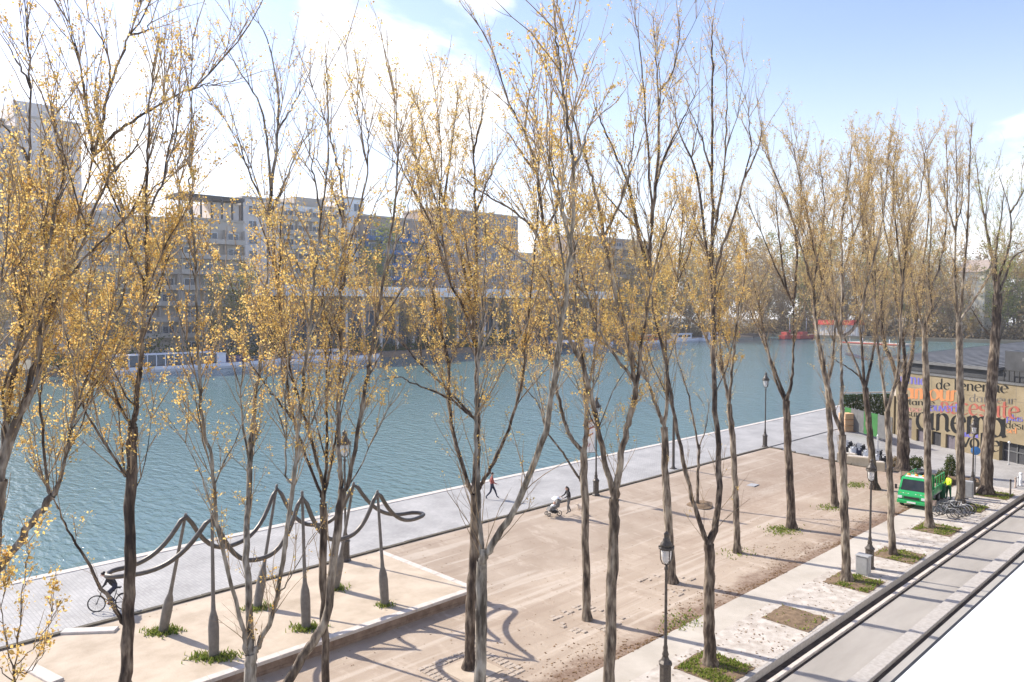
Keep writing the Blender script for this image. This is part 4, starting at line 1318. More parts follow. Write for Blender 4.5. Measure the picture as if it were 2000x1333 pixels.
rg = np.random.default_rng(91)
def undergrowth(name, pts, hs, ls, mat, label):
    n = len(pts)
    c = np.column_stack([pts, .25 + np.abs(rg.normal(size=n)) * .5 * hs])
    V, Fc = leaf_quads(c, rg.uniform(.5, 1.3, n) * ls, rg)
    o = link_mesh(name, np_mesh(name, V, Fc, M[mat]))
    tag(o, label, 'undergrowth', kind='stuff')
n = 16000
undergrowth('undergrowth', np.column_stack([rg.uniform(190, 420, n), 176 + np.abs(rg.normal(size=n)) * 9]), 7.0 + 5 * np.sin(rg.uniform(0, 7, n)), 1.0, 'leaf_far_brown', 'brownish undergrowth below the trees of the far quay')
yy = rg.uniform(30, 178, n)
undergrowth('undergrowth', np.column_stack([335 + np.abs(rg.normal(size=n)) * 10, yy]), 9 + 4 * np.sin(yy * .21) + 2 * np.sin(yy * .8), 1.2, 'leaf_far_brown', 'brownish undergrowth along the end of the basin')
yy = rg.uniform(30, 178, 9000)
undergrowth('undergrowth', np.column_stack([346 + np.abs(rg.normal(size=9000)) * 12, yy]), 8 + 5 * np.sin(yy * .13), 1.2, 'leaf_far_green', 'greenish bushes further back at the end of the basin')
n = 9000
xx = rg.uniform(40, 200, n)
undergrowth('undergrowth', np.column_stack([xx, 178 + np.abs(rg.normal(size=n)) * 3]), 3.4 + 2.6 * np.sin(xx * .23) + 1.2 * np.sin(xx * .9), .75, 'shrub', 'dark hedge along the shaded far quay behind the boats')

# ------------------------------------------------------------------ the cinema
C0, C1 = at(1738, 845), at(2000, 911)
C0.z = C1.z = 0
cd = (C1 - C0).normalized()
CAZ = math.atan2(cd.y, cd.x)
cn = Vector((-cd.y, cd.x, 0))                # into the building is -cn or cn; pick the one facing away from the camera
if cn.dot(C0) < 0: cn = -cn
ZB = -0.52


def wallpt(px, py):
    r = Vector(FW * FPX + RT * (px - CX) + UP * (CY - py))
    o = Vector((0, 0, CAM_H))
    t = (C0 - o).dot(cn) / r.dot(cn)
    p = o + r * t
    return (p - C0).dot(cd), p.z - ZB


cin = empty('cinema', (C0.x, C0.y, ZB), CAZ, 'ochre cinema wall covered in painted words, dark roof above', 'building')
sgn = 1 if Vector((-math.sin(CAZ), math.cos(CAZ), 0)).dot(cn) > 0 else -1     # local +y direction sign into the building
ZT = (wallpt(1763, 730)[1] + wallpt(1998, 751)[1]) / 2
UL, UR = wallpt(1748, 850)[0], 46.0
def ybox(b, x0, x1, ya, yb, z0, z1, mi=0, bev=0):
    a, c = sgn * ya, sgn * yb
    return b.box(x0, x1, min(a, c), max(a, c), z0, z1, mi, bev)
DOORS = [(1767, 1781, 815, 'door'), (1790, 1815, 838, 'door'), (1820, 1838, 842, 'dark'), (1847, 1866, 848, 'door'), (1952, 2068, 861, 'glass')]
ops = []
for (a, b, yt, mt) in DOORS:
    u0, zt = wallpt(a, yt); u1 = wallpt(b, yt)[0]
    ops.append((u0, u1, zt, mt))
prev = UL
for (u0, u1, zt, mt) in ops + [(UR, UR, 0, None)]:
    if u0 - prev > .05:
        o = ybox(MB(), prev, u0 - .002, 0, .35, 0, ZT, 0).build('wall', M['ochre_wall'], cin)
    if mt:
        ybox(MB(), u0, u1 - .002, 0, .35, zt, ZT, 0).build('wall', M['ochre_wall'], cin)
        if mt == 'glass':
            ybox(MB(), u0, u1, .42, .5, 0, zt, 0).build('entrance_glazing', M['dark'], cin)
            k = 0
            while u0 + k * 1.4 < u1:
                ybox(MB(), u0 + k * 1.4, u0 + k * 1.4 + .09, .34, .418, 0, zt).build('entrance_mullion', M['hoard_grey'], cin)
                k += 1
            ybox(MB(), u0 + .1, u1, .35, .417, zt * .52, zt * .58).build('entrance_transom', M['hoard_grey'], cin)
        else:
            h_ = (u0 + u1) / 2
            for (a, b) in ((u0, h_ - .01), (h_ + .01, u1)):
                d_ = ybox(MB(), a, b, .2, .3, .02, zt - .02, 0, 0).build('door', M[mt], cin)
                if mt == 'door': ybox(MB(), h_ + (.06 if b == u1 else -.12), h_ + (.12 if b == u1 else -.06), .15, .198, 1.0, 1.3).build('handle', M['chrome'], d_)
        prev = u1
for (a, b) in ((1740, 1747), (1752, 1758)):     # pillars of the recessed corner
    ua, ub = wallpt(a, 850)[0], wallpt(b, 850)[0]
    ybox(MB(), ua, ub, -.15, .3, 0, ZT * .62).build('pillar', M['ochre_wall'], cin)
ybox(MB(), UL - 1.0, UR, .62, 22, 0, ZT - .01).build('hall_volume', M['conc'], cin)
ybox(MB(), UL - .3, UR, -.12, .6, ZT + .002, ZT + .16).build('wall_capping', M['hoard_grey'], cin)
ybox(MB(), UL - .8, UR, .9, 22, ZT + .162, ZT + .95).build('fascia', M['roof_dk'], cin)
# metal roofs: ridges running back from the wall
def roof(u0, u1, ym, rise, z, nm='roof'):
    um = (u0 + u1) / 2
    b = MB()
    pts = [(u0 - .5, z), (um, z + rise), (u1 + .5, z), (u1 + .5, z + .18), (um, z + rise + .2), (u0 - .5, z + .18)]
    a, c = sgn * -.1 + sgn * .4, sgn * ym
    b.prism(pts, 'y', min(a, c), max(a, c), 0)
    o = b.build(nm, M['roof'], cin)
    g = MB(); a, c = sgn * .9, sgn * 1.0
    g.prism([(u0 - .3, z - .05), (u1 + .3, z - .05), (um, z + rise - .12)], 'y', min(a, c), max(a, c)); g.build('gable', M['roof_dk'], cin)
    sm = MB()
    k = 0
    while u0 + k * .9 < u1:
        uu = u0 + k * .9
        zz_ = z + rise * (1 - abs(uu - um) / ((u1 - u0) / 2 + .5)) + .2
        sm2 = (sgn * .32, sgn * ym)
        sm.box(uu, uu + .05, min(sm2), max(sm2), zz_ - .05, zz_ + .035)
        k += 1
    sm.build('roof_seam', M['roof'], o)
uA, uB = wallpt(1763, 740)[0], wallpt(1950, 740)[0]
def lean_roof(u0, u1, z0, z1, ya, yb, nm='roof'):
    b = MB()
    pts = [(sgn * ya, z0), (sgn * yb, z1), (sgn * yb, z1 + .2), (sgn * ya, z0 + .2)]
    b.prism(pts, 'x', u0, u1)
    o = b.build(nm, M['roof'], cin)
    ybox(MB(), u0 - .02, u1 + .02, ya - .06, ya - .003, z0 - .05, z0 + .24).build('eave_strip', M['hoard_grey'], cin)
    k = 0
    while u0 + .1 + k * .8 < u1:
        uu = u0 + .1 + k * .8
        sm = MB()
        sm.add([(uu, sgn * ya, z0 + .2), (uu + .05, sgn * ya, z0 + .2), (uu + .05, sgn * yb, z1 + .2), (uu, sgn * yb, z1 + .2), (uu, sgn * ya, z0 + .25), (uu + .05, sgn * ya, z0 + .25), (uu + .05, sgn * yb, z1 + .25), (uu, sgn * yb, z1 + .25)],
               [(4, 5, 6, 7), (0, 4, 7, 3), (1, 2, 6, 5), (0, 1, 5, 4)])
        sm.build('roof_seam', M['roof'], o)
        k += 1
lean_roof(UL - 3.0, uB - .6, ZT + 1.0, ZT + 2.9, .5, 24)
lean_roof(uB + 1.6, UR, ZT + 2.0, ZT + 3.3, .8, 24)
ybox(MB(), uB - .58, uB + 1.58, 1.2, 24, ZT + .9, ZT + 2.7).build('roof_lantern', M['roof_dk'], cin)
ybox(MB(), uB + 1.6, UR, 1.1, 2.0, ZT + .95, ZT + 1.98).build('clerestory', M['roof_dk'], cin)
for k in range(9):      # roof terrace railing at the right
    ybox(MB(), uB + .2 + k * .5, uB + .26 + k * .5, .3, .36, ZT + .162, ZT + 1.1).build('railing_post', M['black'], cin)
ybox(MB(), uB + .2, uB + 4.3, .3, .36, ZT + 1.102, ZT + 1.17).build('rail', M['black'], cin)

jm = MB()
for k in range(0, 12):
    u_ = UL + 1.6 + k * 3.1
    if u_ < UR: ybox(jm, u_, u_ + .025, -.004, -.001, ZT * .55, ZT - .02)
for zz_ in (.58, .79): ybox(jm, UL + .05, UR, -.0045, -.0015, ZT * zz_, ZT * zz_ + .02)
jm.build('panel_joints', M['ink_grey'], cin)

# lettering drawn with a slanted broad nib
def arc(cx, cy, rx, ry, a0, a1, n=14):
    return [(cx + rx * math.cos(R(a0 + (a1 - a0) * i / n)), cy + ry * math.sin(R(a0 + (a1 - a0) * i / n))) for i in range(n + 1)]
GL = {
    'a': ([arc(.42, .48, .34, .48, 60, 420), [(.76, .95), (.76, .15), (.84, .02), (.95, .06)]], 1.0),
    'b': ([[(.12, 1.6), (.12, .1)], arc(.45, .48, .34, .48, -180, 180)], .95),
    'c': ([arc(.46, .48, .38, .5, 48, 318)], .86),
    'd': ([arc(.42, .48, .34, .48, 60, 420), [(.76, 1.6), (.76, .12), (.84, .02), (.94, .05)]], 1.0),
    'e': ([[(.1, .5), (.8, .58)], arc(.46, .5, .37, .5, 12, 318)], .92),
    'g': ([arc(.42, .48, .34, .48, 60, 420), [(.76, .95), (.76, -.2)] + arc(.42, -.2, .34, .3, 0, -150, 8)], 1.0),
    'i': ([[(.06, .9), (.2, .97), (.2, .1), (.34, .02)], [(.17, 1.3), (.23, 1.36)]], .42),
    'l': ([[(.08, 1.55), (.2, 1.6), (.2, .1), (.34, .02)]], .42),
    'm': ([[(.04, .9), (.16, .97), (.16, 0)], [(.16, .7)] + arc(.40, .70, .22, .28, 160, 0, 8) + [(.62, 0)], [(.62, .7)] + arc(.86, .70, .22, .28, 160, 0, 8) + [(1.08, .12), (1.2, .02)]], 1.28),
    'n': ([[(.04, .9), (.16, .97), (.16, 0)], [(.16, .7)] + arc(.45, .68, .28, .30, 160, 0, 8) + [(.73, .12), (.86, .02)]], .96),
    'o': ([arc(.46, .48, .38, .5, 0, 360, 20)], .94),
    'r': ([[(.04, .9), (.16, .97), (.16, 0)], [(.16, .65)] + arc(.46, .62, .30, .36, 160, 40, 6)], .66),
    's': ([arc(.36, .73, .26, .24, 40, 250, 8) + arc(.36, .26, .28, .27, 80, -150, 9)], .74),
    't': ([[(.26, 1.35), (.26, .16), (.38, .02), (.56, .08)], [(.04, .95), (.52, .97)]], .6),
    'u': ([[(.04, .95), (.15, .95), (.15, .3)] + arc(.42, .30, .27, .29, 180, 330, 8) + [(.72, .4), (.72, .95)], [(.72, .95), (.72, .1), (.84, .02)]], .92),
    'v': ([[(.02, .97), (.38, .02), (.76, .98)]], .8),
    'p': ([[(.12, .97), (.12, -.55)], arc(.45, .48, .34, .48, -180, 180)], .95),
    "'": ([[(.15, 1.55), (.08, 1.2)]], .26), ' ': ([], .45),
}
WI = [0]
def word(txt, p0, p1, xh, mat, nib=.085):
    (u0, z0), (u1, z1) = wallpt(*p0), wallpt(*p1)
    sy = wallpt(p0[0], p0[1] - xh)[1] - z0
    tot = sum(GL[c][1] for c in txt)
    sx = (u1 - u0) / tot
    V, Fc = [], []
    x = 0
    WI[0] += 1
    off = -(.012 + .004 * (WI[0] % 3))
    k = 0
    nx, ny = math.cos(R(28)) * nib * sx, math.sin(R(28)) * nib * sy
    for c in txt:
        for st in GL[c][0]:
            pts = []
            for (gx, gy) in st:
                uu = (x + gx) * sx
                pts.append((u0 + uu, z0 + (z1 - z0) * uu / (u1 - u0) + gy * sy))
            for (a, b) in zip(pts[:-1], pts[1:]):
                b_ = len(V)
                y = sgn * (off - k * 0.00025); k += 1
                V += [(a[0] - nx, y, a[1] - ny), (a[0] + nx, y, a[1] + ny), (b[0] + nx, y, b[1] + ny), (b[0] - nx, y, b[1] - ny)]
                Fc.append((b_, b_ + 1, b_ + 2, b_ + 3))
        x += GL[c][1]
    link_mesh('lettering', np_mesh('lettering', np.array(V), np.array(Fc), M[mat]), cin)
word('lumie', (1752, 748), (1812, 753), 13, 'ink_blue', .13)
word("de l'energie", (1828, 760), (1970, 768), 13, 'ink_black', .10)
word('amour', (1766, 778), (1872, 785), 20, 'ink_orange', .16)
word('danseur', (1893, 785), (1984, 790), 10, 'ink_grey')
word('distance', (1750, 790), (1826, 793), 8, 'ink_black', .10)
word('ouvert', (1816, 803), (1872, 805), 11, 'ink_blue', .14)
word('necessite', (1836, 806), (1992, 819), 21, 'ink_red', .12)
word('rose', (1770, 804), (1800, 806), 8, 'ink_pink', .14)
word('sur', (1771, 813), (1795, 815), 8, 'ink_black')
word('cinema', (1789, 837), (1968, 856), 33, 'ink_black', .12)
word('plus', (1966, 822), (1998, 824), 8, 'ink_blue', .14)
word('desir', (1964, 836), (2008, 841), 10, 'ink_black')
word('sel', (1966, 846), (1986, 847), 7, 'ink_orange', .14)
word('ici', (1881, 853), (1912, 856), 9, 'ink_blue', .16)
word('volte', (1878, 873), (1954, 884), 20, 'ink_black', .12)


# ------------------------------------------------------------------ street lamps
def lamp_parts(root, H):
    s = H / 5.5
    MB().lathe([(.27, 0), (.27, .06), (.22, .10), (.20, .16), (.20, .92), (.235, .96), (.235, 1.02), (.15, 1.10), (.10, 1.22)], 8, (0, 0, 0), 0, False).build('plinth', M['iron'], root)
    MB().lathe([(.098, 1.221), (.115, 1.30), (.075, 1.42), (.085, 1.52), (.058, 1.62), (.052, 2.4 * s), (.044, 4.15 * s), (.07, 4.20 * s), (.07, 4.26 * s), (.04, 4.30 * s), (.045, 4.36 * s)], 12).build('post', M['iron'], root)
    z = 4.36 * s
    k = s
    MB().lathe([(.085 * k, z + .06 * k), (.13 * k, z + .14 * k), (.165 * k, z + .30 * k), (.175 * k, z + .52 * k)], 14).build('lantern_glass', M['frost'], root)
    b = MB()
    for a in range(4):
        an = a * math.pi / 2 + math.pi / 4
        c, si = math.cos(an), math.sin(an)
        b.tube([(.03 * c, .03 * si, z), (.14 * k * c, .14 * k * si, z + .05 * k), (.21 * k * c, .21 * k * si, z + .20 * k), (.235 * k * c, .235 * k * si, z + .56 * k)], .018 * k, 6)
    b.lathe([(.24 * k, z + .53 * k), (.265 * k, z + .55 * k), (.265 * k, z + .60 * k), (.22 * k, z + .62 * k)], 16)
    b.build('lantern_frame', M['iron'], root)
    b = MB()
    b.lathe([(.215 * k, z + .621 * k), (.20 * k, z + .70 * k), (.135 * k, z + .80 * k), (.115 * k, z + .83 * k), (.12 * k, z + .87 * k), (.085 * k, z + .90 * k), (.08 * k, z + 1.02 * k), (.10 * k, z + 1.04 * k), (.06 * k, z + 1.08 * k), (.012 * k, z + 1.14 * k)], 14)
    for a in range(6):
        an = a * math.pi / 3
        b.ball((.25 * k * math.cos(an), .25 * k * math.sin(an), z + .63 * k), .028 * k, 5)
    b.build('lantern_cap', M['iron'], root)


def lamp(p, H, label, group):
    o = empty('street_lamp', p, .3, label, 'lamp', group)
    lamp_parts(o, H)
    return o
lamp(Vector((21.45, 14.6, -.5)), 5.5, 'nearest iron street lamp, its lantern level with the plaza sand', 'iron lamps along the path')
lamp(at(1698, 1110), 5.5, 'iron street lamp behind the grey utility box', 'iron lamps along the path')
lamp(at(1899, 966), 5.3, 'farthest iron path lamp, in front of the painted cinema words', 'iron lamps along the path')
lamp(at(675, 1096), 6.5, 'iron quay lamp behind the right half of the sculpture', 'iron lamps along the quay')
lb = lamp(at(1164, 968), 6.6, 'iron quay lamp carrying the white and red banner', 'iron lamps along the quay')
lamp(at(1494, 873), 6.7, 'iron quay lamp at the corner of the sand, farthest along the water', 'iron lamps along the quay')
p = at(1164, 968)
bn = empty('banner', (p.x, p.y, 2.9), -.55, 'white banner with red marks hung on a quay lamp', 'banner')
q = MB()
for k in range(8):
    z = k * .27
    x0 = .10; bulge = .05 * math.sin(k * 1.1)
    q.box(-.62 + bulge * .4, -x0, -.012 + bulge, .012 + bulge, z + .001, z + .27)
q.build('cloth', M['white'], bn)
q = MB()
for (k, w) in ((1.05, .32), (1.5, .40), (1.95, .3), (.35, .12)):
    q.prism([(-.56, k), (-.56 + w, k + .18), (-.56 + w, k + .28), (-.56, k + .10)], 'y', -.075, -.068)
q.build('red_mark', M['ink_red'], bn)
q = MB(); q.tube([(-.66, 0, 2.18), (-.04, 0, 2.18)], .015, 6); q.tube([(-.66, 0, -.02), (-.04, 0, -.02)], .015, 6); q.build('bracket', M['iron'], bn)
p = at(1315, 916)
ms = empty('mast', p, 0, 'slim dark steel mast on the quay edge of the sand, behind the forked poplar', 'post')
MB().lathe([(.16, 0), (.16, .12), (.11, .2), (.10, 2.6), (.08, 4.0), (.10, 4.02), (.02, 4.1)], 12).build('shaft', M['iron'], ms)
MB().box(-.2, .2, -.2, .2, 0, .05).build('foot_plate', M['iron'], ms)

# ------------------------------------------------------------------ the looped tube sculpture
sc_ = empty('sculpture', (14.5, 28.2, 0), 0, 'dark steel sculpture, a looped tube draped over six oar-shaped posts', 'sculpture')
SO = Vector((14.5, 28.2, 0))
base = {'A': at(318, 1235, 0), 'B': at(418, 1285, 0), 'C': at(502, 1188, 0), 'D': at(598, 1228, 0), 'E': at(654, 1151, 0), 'F': at(752, 1182, 0)}
top = {'A': Vector(at(363, 1003, 4.9)), 'B': onY(414, 1006, 26.7), 'C': Vector(at(541, 946, 4.95)), 'D': onY(590, 959, 26.65), 'E': Vector(at(691, 942, 4.9)), 'F': onY(737, 958, 26.45)}
for k in 'ABCDEF':
    a, b = base[k] - SO, top[k] - SO
    d = b - a
    pts, rr = [], []
    for (t, r_) in ((-.02, .17), (.0, .17), (.10, .185), (.22, .19), (.28, .16), (.335, .085), (.40, .07), (.7, .062), (.985, .055), (1.0, .05)):
        pts.append(a + d * t); rr.append(r_)
    MB().tube(pts, rr, 10).build('oar_post', M['post'], sc_)
def strand(tops, lows):
    """points along one long side: sag between the post tops"""
    out = []
    for i in range(len(tops) - 1):
        a, b = tops[i], tops[i + 1]
        for k in range(18):
            t = k / 18
            p = a.lerp(b, t)
            s = (abs(2 * t - 1)) ** 2.7
            p.z = lows[i] + ((a.z if t < .5 else b.z) - lows[i]) * s
            out.append(p)
    out.append(tops[-1])
    return out
up = Vector((0, 0, .07))
near = strand([top['B'] - SO + up, top['D'] - SO + up, top['F'] - SO + up], [3.15, 3.2])
far = strand([top['A'] - SO + up, top['C'] - SO + up, top['E'] - SO + up], [3.05, 3.1])
def half(a, endp, n=14, start=False):
    """from a post top down and out to the loop's end"""
    out = []
    for k in range(1, n):
        t = k / n
        p = a.lerp(endp, t)
        p.z = endp.z + (a.z - endp.z) * (1 - t) ** 2.8
        out.append(p)
    return out
eL, eR = onY(206, 1126, 28.4) - SO, onY(826, 1003, 28.0) - SO
w = .42
eLn, eLf = eL + Vector((.35, -w, .02)), eL + Vector((.35, w, .02))
eRn, eRf = eR + Vector((-.35, -w, .02)), eR + Vector((-.35, w, .02))
loop = near + half(near[-1], eRn) + [eRn, eR + Vector((-.08, -w * .55, 0)), eR, eR + Vector((-.08, w * .55, 0)), eRf]
loop += list(reversed(half(far[-1], eRf))) + list(reversed(far)) + half(far[0], eLf)
loop += [eLf, eL + Vector((.08, w * .55, 0)), eL, eL + Vector((.08, -w * .55, 0)), eLn] + list(reversed(half(near[0], eLn)))
# round the peaks
L3 = [Vector(p) for p in loop]
for _ in range(1):
    L3 = [(L3[i - 1] + L3[i] * 2 + L3[(i + 1) % len(L3)]) / 4 for i in range(len(L3))]
MB().tube(L3, .086, 10, closed=True).build('looped_tube', M['steel'], sc_)


def grass_patch(name, pts_xy, zf, n, hgt, seed, parent=None, label=None, org=(0, 0, 0), mat='grass', blades=None):
    rng = np.random.default_rng(seed)
    c = np.array(pts_xy)
    z = np.array([zf(x, y) for x, y in c]) if callable(zf) else np.full(len(c), zf)
    b = np.column_stack([c, z]) - np.array(org)
    m = len(b)
    a = rng.uniform(0, 2 * np.pi, m)
    w = rng.uniform(.018, .04, m)[:, None]
    s = np.stack([np.cos(a), np.sin(a), np.zeros(m)], 1) * w
    h = rng.uniform(.4, 1.1, m)[:, None] * hgt
    lean = rng.normal(size=(m, 3)) * .45 * h; lean[:, 2] = 0
    tip = b + np.array([0, 0, 1.0]) * h + lean
    midp = b + (tip - b) * .55 + np.array([0, 0, .12]) * h
    V = np.stack([b - s, b + s, midp + s * .7, tip, midp - s * .7], 1).reshape(-1, 3)
    k = np.arange(m)[:, None] * 5
    Fc = np.concatenate([k + np.array([[0, 1, 2, 4]]), ], 0)
    F3 = np.concatenate([k + np.array([[4, 2, 3, 3]])], 0)
    V2 = np.stack([midp - s * .7, midp + s * .7, tip + s * .08, tip - s * .08], 1).reshape(-1, 3)
    Va = np.vstack([V.reshape(-1, 5, 3)[:, [0, 1, 2, 4]].reshape(-1, 3), V2])
    Fa = np.arange(len(Va)).reshape(-1, 4)
    o = link_mesh(name, np_mesh(name, Va, Fa, M[mat]), parent)
    o['kind'] = 'stuff'
    return o


rng = np.random.default_rng(5)
for k, lab in (('A', 'weed clump at the foot of the leftmost leaning post'), ('B', 'largest weed clump, at the leftmost upright post'), ('C', 'weed clump at the middle leaning post'),
               ('D', 'weed clump at the middle upright post'), ('E', 'weed clump at the right leaning post'), ('F', 'small weed clump at the right upright post')):
    n = {'A': 420, 'B': 560, 'C': 280, 'D': 330, 'E': 240, 'F': 120}[k]
    p = base[k]
    rx = .25 + n / 900
    off = rng.normal(size=(n, 2)) * np.array([rx * .45, .2])
    dr = np.array([math.cos(YAW + R(-90)), math.sin(YAW + R(-90))])
    pts = np.array([p.x, p.y])[None] + off[:, :1] * dr[None] + off[:, 1:] * np.array([[dr[1], -dr[0]]])
    r_ = empty('weed_clump', p, 0, lab, 'weeds', 'weed clumps at the sculpture posts')
    o = grass_patch('blades', pts, 0.0, n, .17, 40 + ord(k), r_, org=p)

# ------------------------------------------------------------------ tree pits along the kerb and on the plaza
def pit(x, y, wx, wy, label, grass, seed, z=-.496, frac=1.0):
    root = empty('tree_pit', (x, y, z), 0, label, 'tree pit', 'planted squares along the kerb')
    r = np.random.default_rng(seed)
    nn = 18
    g = np.linspace(0, 1, nn)
    V = np.array([((u - .5) * wx + r.normal() * .02, (v - .5) * wy + r.normal() * .02, .006 + .05 * math.sin(math.pi * u) * math.sin(math.pi * v) + r.uniform(0, .02)) for v in g for u in g])
    Fc = np.array([(j * nn + i, j * nn + i + 1, (j + 1) * nn + i + 1, (j + 1) * nn + i) for j in range(nn - 1) for i in range(nn - 1)])
    link_mesh('earth', np_mesh('earth', V, Fc, M['earth'], True), root)
    if grass:
        c = np.column_stack([r.uniform(-.5, .5, grass) * wx, r.uniform(-.5, .5, grass) * wy])
        dens = (c[:, 1] < (frac - .5) * wy) | (r.uniform(size=grass) < .25)
        clump = np.sin(c[:, 0] * 4.3 + seed) + np.sin(c[:, 1] * 5.1 + seed * 1.7) + .8 * np.sin((c[:, 0] + c[:, 1]) * 7.7 + seed * .6) + r.normal(size=grass) * .7
        edge_ = np.maximum(np.abs(c[:, 0]) / wx, np.abs(c[:, 1]) / wy)
        c = c[dens & (clump > -.35) & (edge_ < .5 - .05 * r.uniform(size=grass) * (1 + clump.clip(-1, 1)))]
        grass_patch('grass', c, .02, len(c), .11, seed, root)
    return root
pit(24.15, 14.35, 2.1, 2.1, 'square kerb pit full of green weeds round the dark forked poplar', 2600, 61, frac=.95)
pit(30.5, 14.35, 2.0, 2.0, 'treeless square of brown earth with a green corner by the kerb', 350, 62, frac=.2)
pit(36.55, 14.35, 2.1, 2.1, 'weedy kerb pit of the poplar beside the utility box', 2200, 63, frac=.7)
pit(42.2, 14.3, 2.1, 2.1, 'kerb pit with bright weeds round the slim poplar', 2000, 64, frac=.6)
pit(48.8, 14.5, 2.3, 2.1, 'grassy kerb pit in front of the bicycles', 2200, 65, frac=.9)
pit(55.6, 14.7, 2.1, 2.0, 'grassy kerb pit between the bicycles and the far path lamp', 1800, 66, frac=.9)
pit(60.6, 14.5, 2.2, 2.2, 'farthest grassy kerb pit, at the thick last poplar', 1800, 67, frac=.9)
for (px, py, n, lab) in ((1530, 1036, 500, 'thin grass round the low-forking poplar on the sand'), (1446, 1080, 90, 'wisp of grass beside the yellowish trunk'), (1622, 992, 200, 'thin grass at the trunk left of the utility box poplar'),
                         (1672, 948, 260, 'faint grass on the sand by the scooters'), (1330, 1216, 160, 'grass fringe on the path edge left of the dark forked poplar')):
    p = at(px, py)
    off = rng.normal(size=(n, 2)) * np.array([.55, .4])
    r_ = empty('grass_tuft', p, 0, lab, 'grass', 'grass tufts on the sand')
    grass_patch('blades', off, .0, n, .12, 70 + n, r_)
def stone_pit(x, y, w, label, seed, keep):
    root = empty('stone_pit', (x, y, gz(y) + .004), 0, label, 'tree pit', 'stone edged pits on the plaza')
    r = random.Random(seed)
    me = MB().box(-.105, .105, -.105, .105, -.08, .03, bev=.02).mesh('sett', M['pit_sett'])
    n = int(w / .23)
    for ring in range(2):
        for i in range(n + 1):
            for (sx, sy) in ((0, -1), (0, 1), (-1, 0), (1, 0)):
                if r.random() > keep: continue
                t = -w / 2 + i * .23
                e = w / 2 - ring * .23
                pos = (t, sy * e) if sx == 0 else (sx * e, t)
                if sx != 0 and abs(t) > e - .2: continue
                if sx == 0 and abs(t) > e + .01: continue
                o = link_mesh('sett', me, root, (pos[0], pos[1], r.uniform(-.012, .015)), r.uniform(-.06, .06))
    if keep < .9: return root
    w2 = w - 1.0
    V = np.array([(-w2 / 2, -w2 / 2, .012), (w2 / 2, -w2 / 2, .012), (w2 / 2, w2 / 2, .012), (-w2 / 2, w2 / 2, .012)])
    link_mesh('earth', np_mesh('earth', V, np.array([[0, 1, 2, 3]]), M['terrace']), root)
    return root
stone_pit(17.8, 20.35, 2.6, 'square of pale setts round the dark poplar near the bottom edge', 1, .97)
stone_pit(24.1, 20.35, 2.4, 'half buried ring of setts round the poplar beside the low left branch', 2, .5)
stone_pit(30.3, 20.35, 2.3, 'broken ring of setts behind the nearest path lamp', 3, .3)
p = at(1366, 986)
r_ = empty('earth_ring', p, 0, 'low mound of freshly dug brown earth round the thin sapling', 'earth mound')
rg = np.random.default_rng(8)
V, Fc = [(0, 0, .05)], []
for i in range(1, 9):
    for j in range(28):
        a_ = 2 * math.pi * j / 28
        rr = i / 8 * (1.15 + .18 * math.sin(a_ * 3 + 1))
        V.append((rr * math.cos(a_), rr * .75 * math.sin(a_), (.05 + .07 * math.sin(math.pi * min(1, i / 7.0)) + rg.uniform(-.025, .025)) * (1 if i < 6 else (.5 if i == 6 else (.15 if i == 7 else -.2)))))
b = MB(); b.add(V, [(0, 1 + j, 1 + (j + 1) % 28) for j in range(28)] + [(1 + i * 28 + j, 1 + (i + 1) * 28 + j, 1 + (i + 1) * 28 + (j + 1) % 28, 1 + i * 28 + (j + 1) % 28) for i in range(7) for j in range(28)], 0, True)
b.build('earth', M['earth'], r_)
p = at(1470, 948)
tag(MB().box(-.45, .45, -.3, .3, 0, .03, bev=.01).build('manhole_cover', M['grey'], None, p, .1), 'grey cover plate set in the sand near the quay corner', 'cover')
# kerb of pale stones across the sand at the terrace end
# fallen leaves and grit
rg = np.random.default_rng(55)
def litter(pts, zs, size, mat, label):
    n = len(pts)
    a = rg.uniform(0, 2 * np.pi, n); sz = rg.uniform(.5, 1.3, n) * size
    c, s_ = np.cos(a) * sz, np.sin(a) * sz
    z = np.array([zs(y) for y in pts[:, 1]]) + .006
    up_ = rg.uniform(0, .02, n)
    V = np.stack([np.column_stack([pts[:, 0] + c, pts[:, 1] + s_, z + up_]), np.column_stack([pts[:, 0] - s_ * .6, pts[:, 1] + c * .6, z]), np.column_stack([pts[:, 0] - c, pts[:, 1] - s_, z + up_ * .6]), np.column_stack([pts[:, 0] + s_ * .6, pts[:, 1] - c * .6, z])], 1).reshape(-1, 3)
    o = link_mesh('fallen_leaves', np_mesh('fallen_leaves', V, np.arange(n * 4).reshape(n, 4), M[mat]))
    tag(o, label, 'fallen leaves', kind='stuff')
n = 900
y_ = 13.3 + 2.6 * rg.uniform(size=n) ** 1.4
litter(np.column_stack([rg.uniform(16, 63, n), y_]), lambda y: -.49, .05, 'leaf_litter', 'brown fallen leaves strewn over the gritty verge')
n = 2400
x_ = rg.uniform(14, 63, n)
litter(np.column_stack([x_, 17.2 + np.abs(rg.normal(size=n)) * 1.3 * (.6 + .5 * np.sin(x_ * .7))]), gz, .055, 'leaf_litter', 'drift of brown fallen leaves along the sand beside the path')
n = 1300
litter(np.column_stack([rg.uniform(10, 63, n), rg.uniform(17.3, 32.4, n)]), gz, .04, 'leaf_litter', 'scattered dead leaves on the plaza sand')
# utility box by the lamp
p = at(1686, 1122)
ub_ = empty('utility_box', p, 0, 'grey metal utility box standing beside the second path lamp', 'utility box')
MB().box(-.22, .22, -.28, .28, 0, .92, bev=.03).build('cabinet', M['grey'], ub_)
MB().box(-.235, -.222, -.24, .24, .08, .86).build('door', M['grey'], ub_)
MB().box(-.26, .26, -.32, .32, .922, .97, bev=.02).build('lid', M['grey'], ub_)


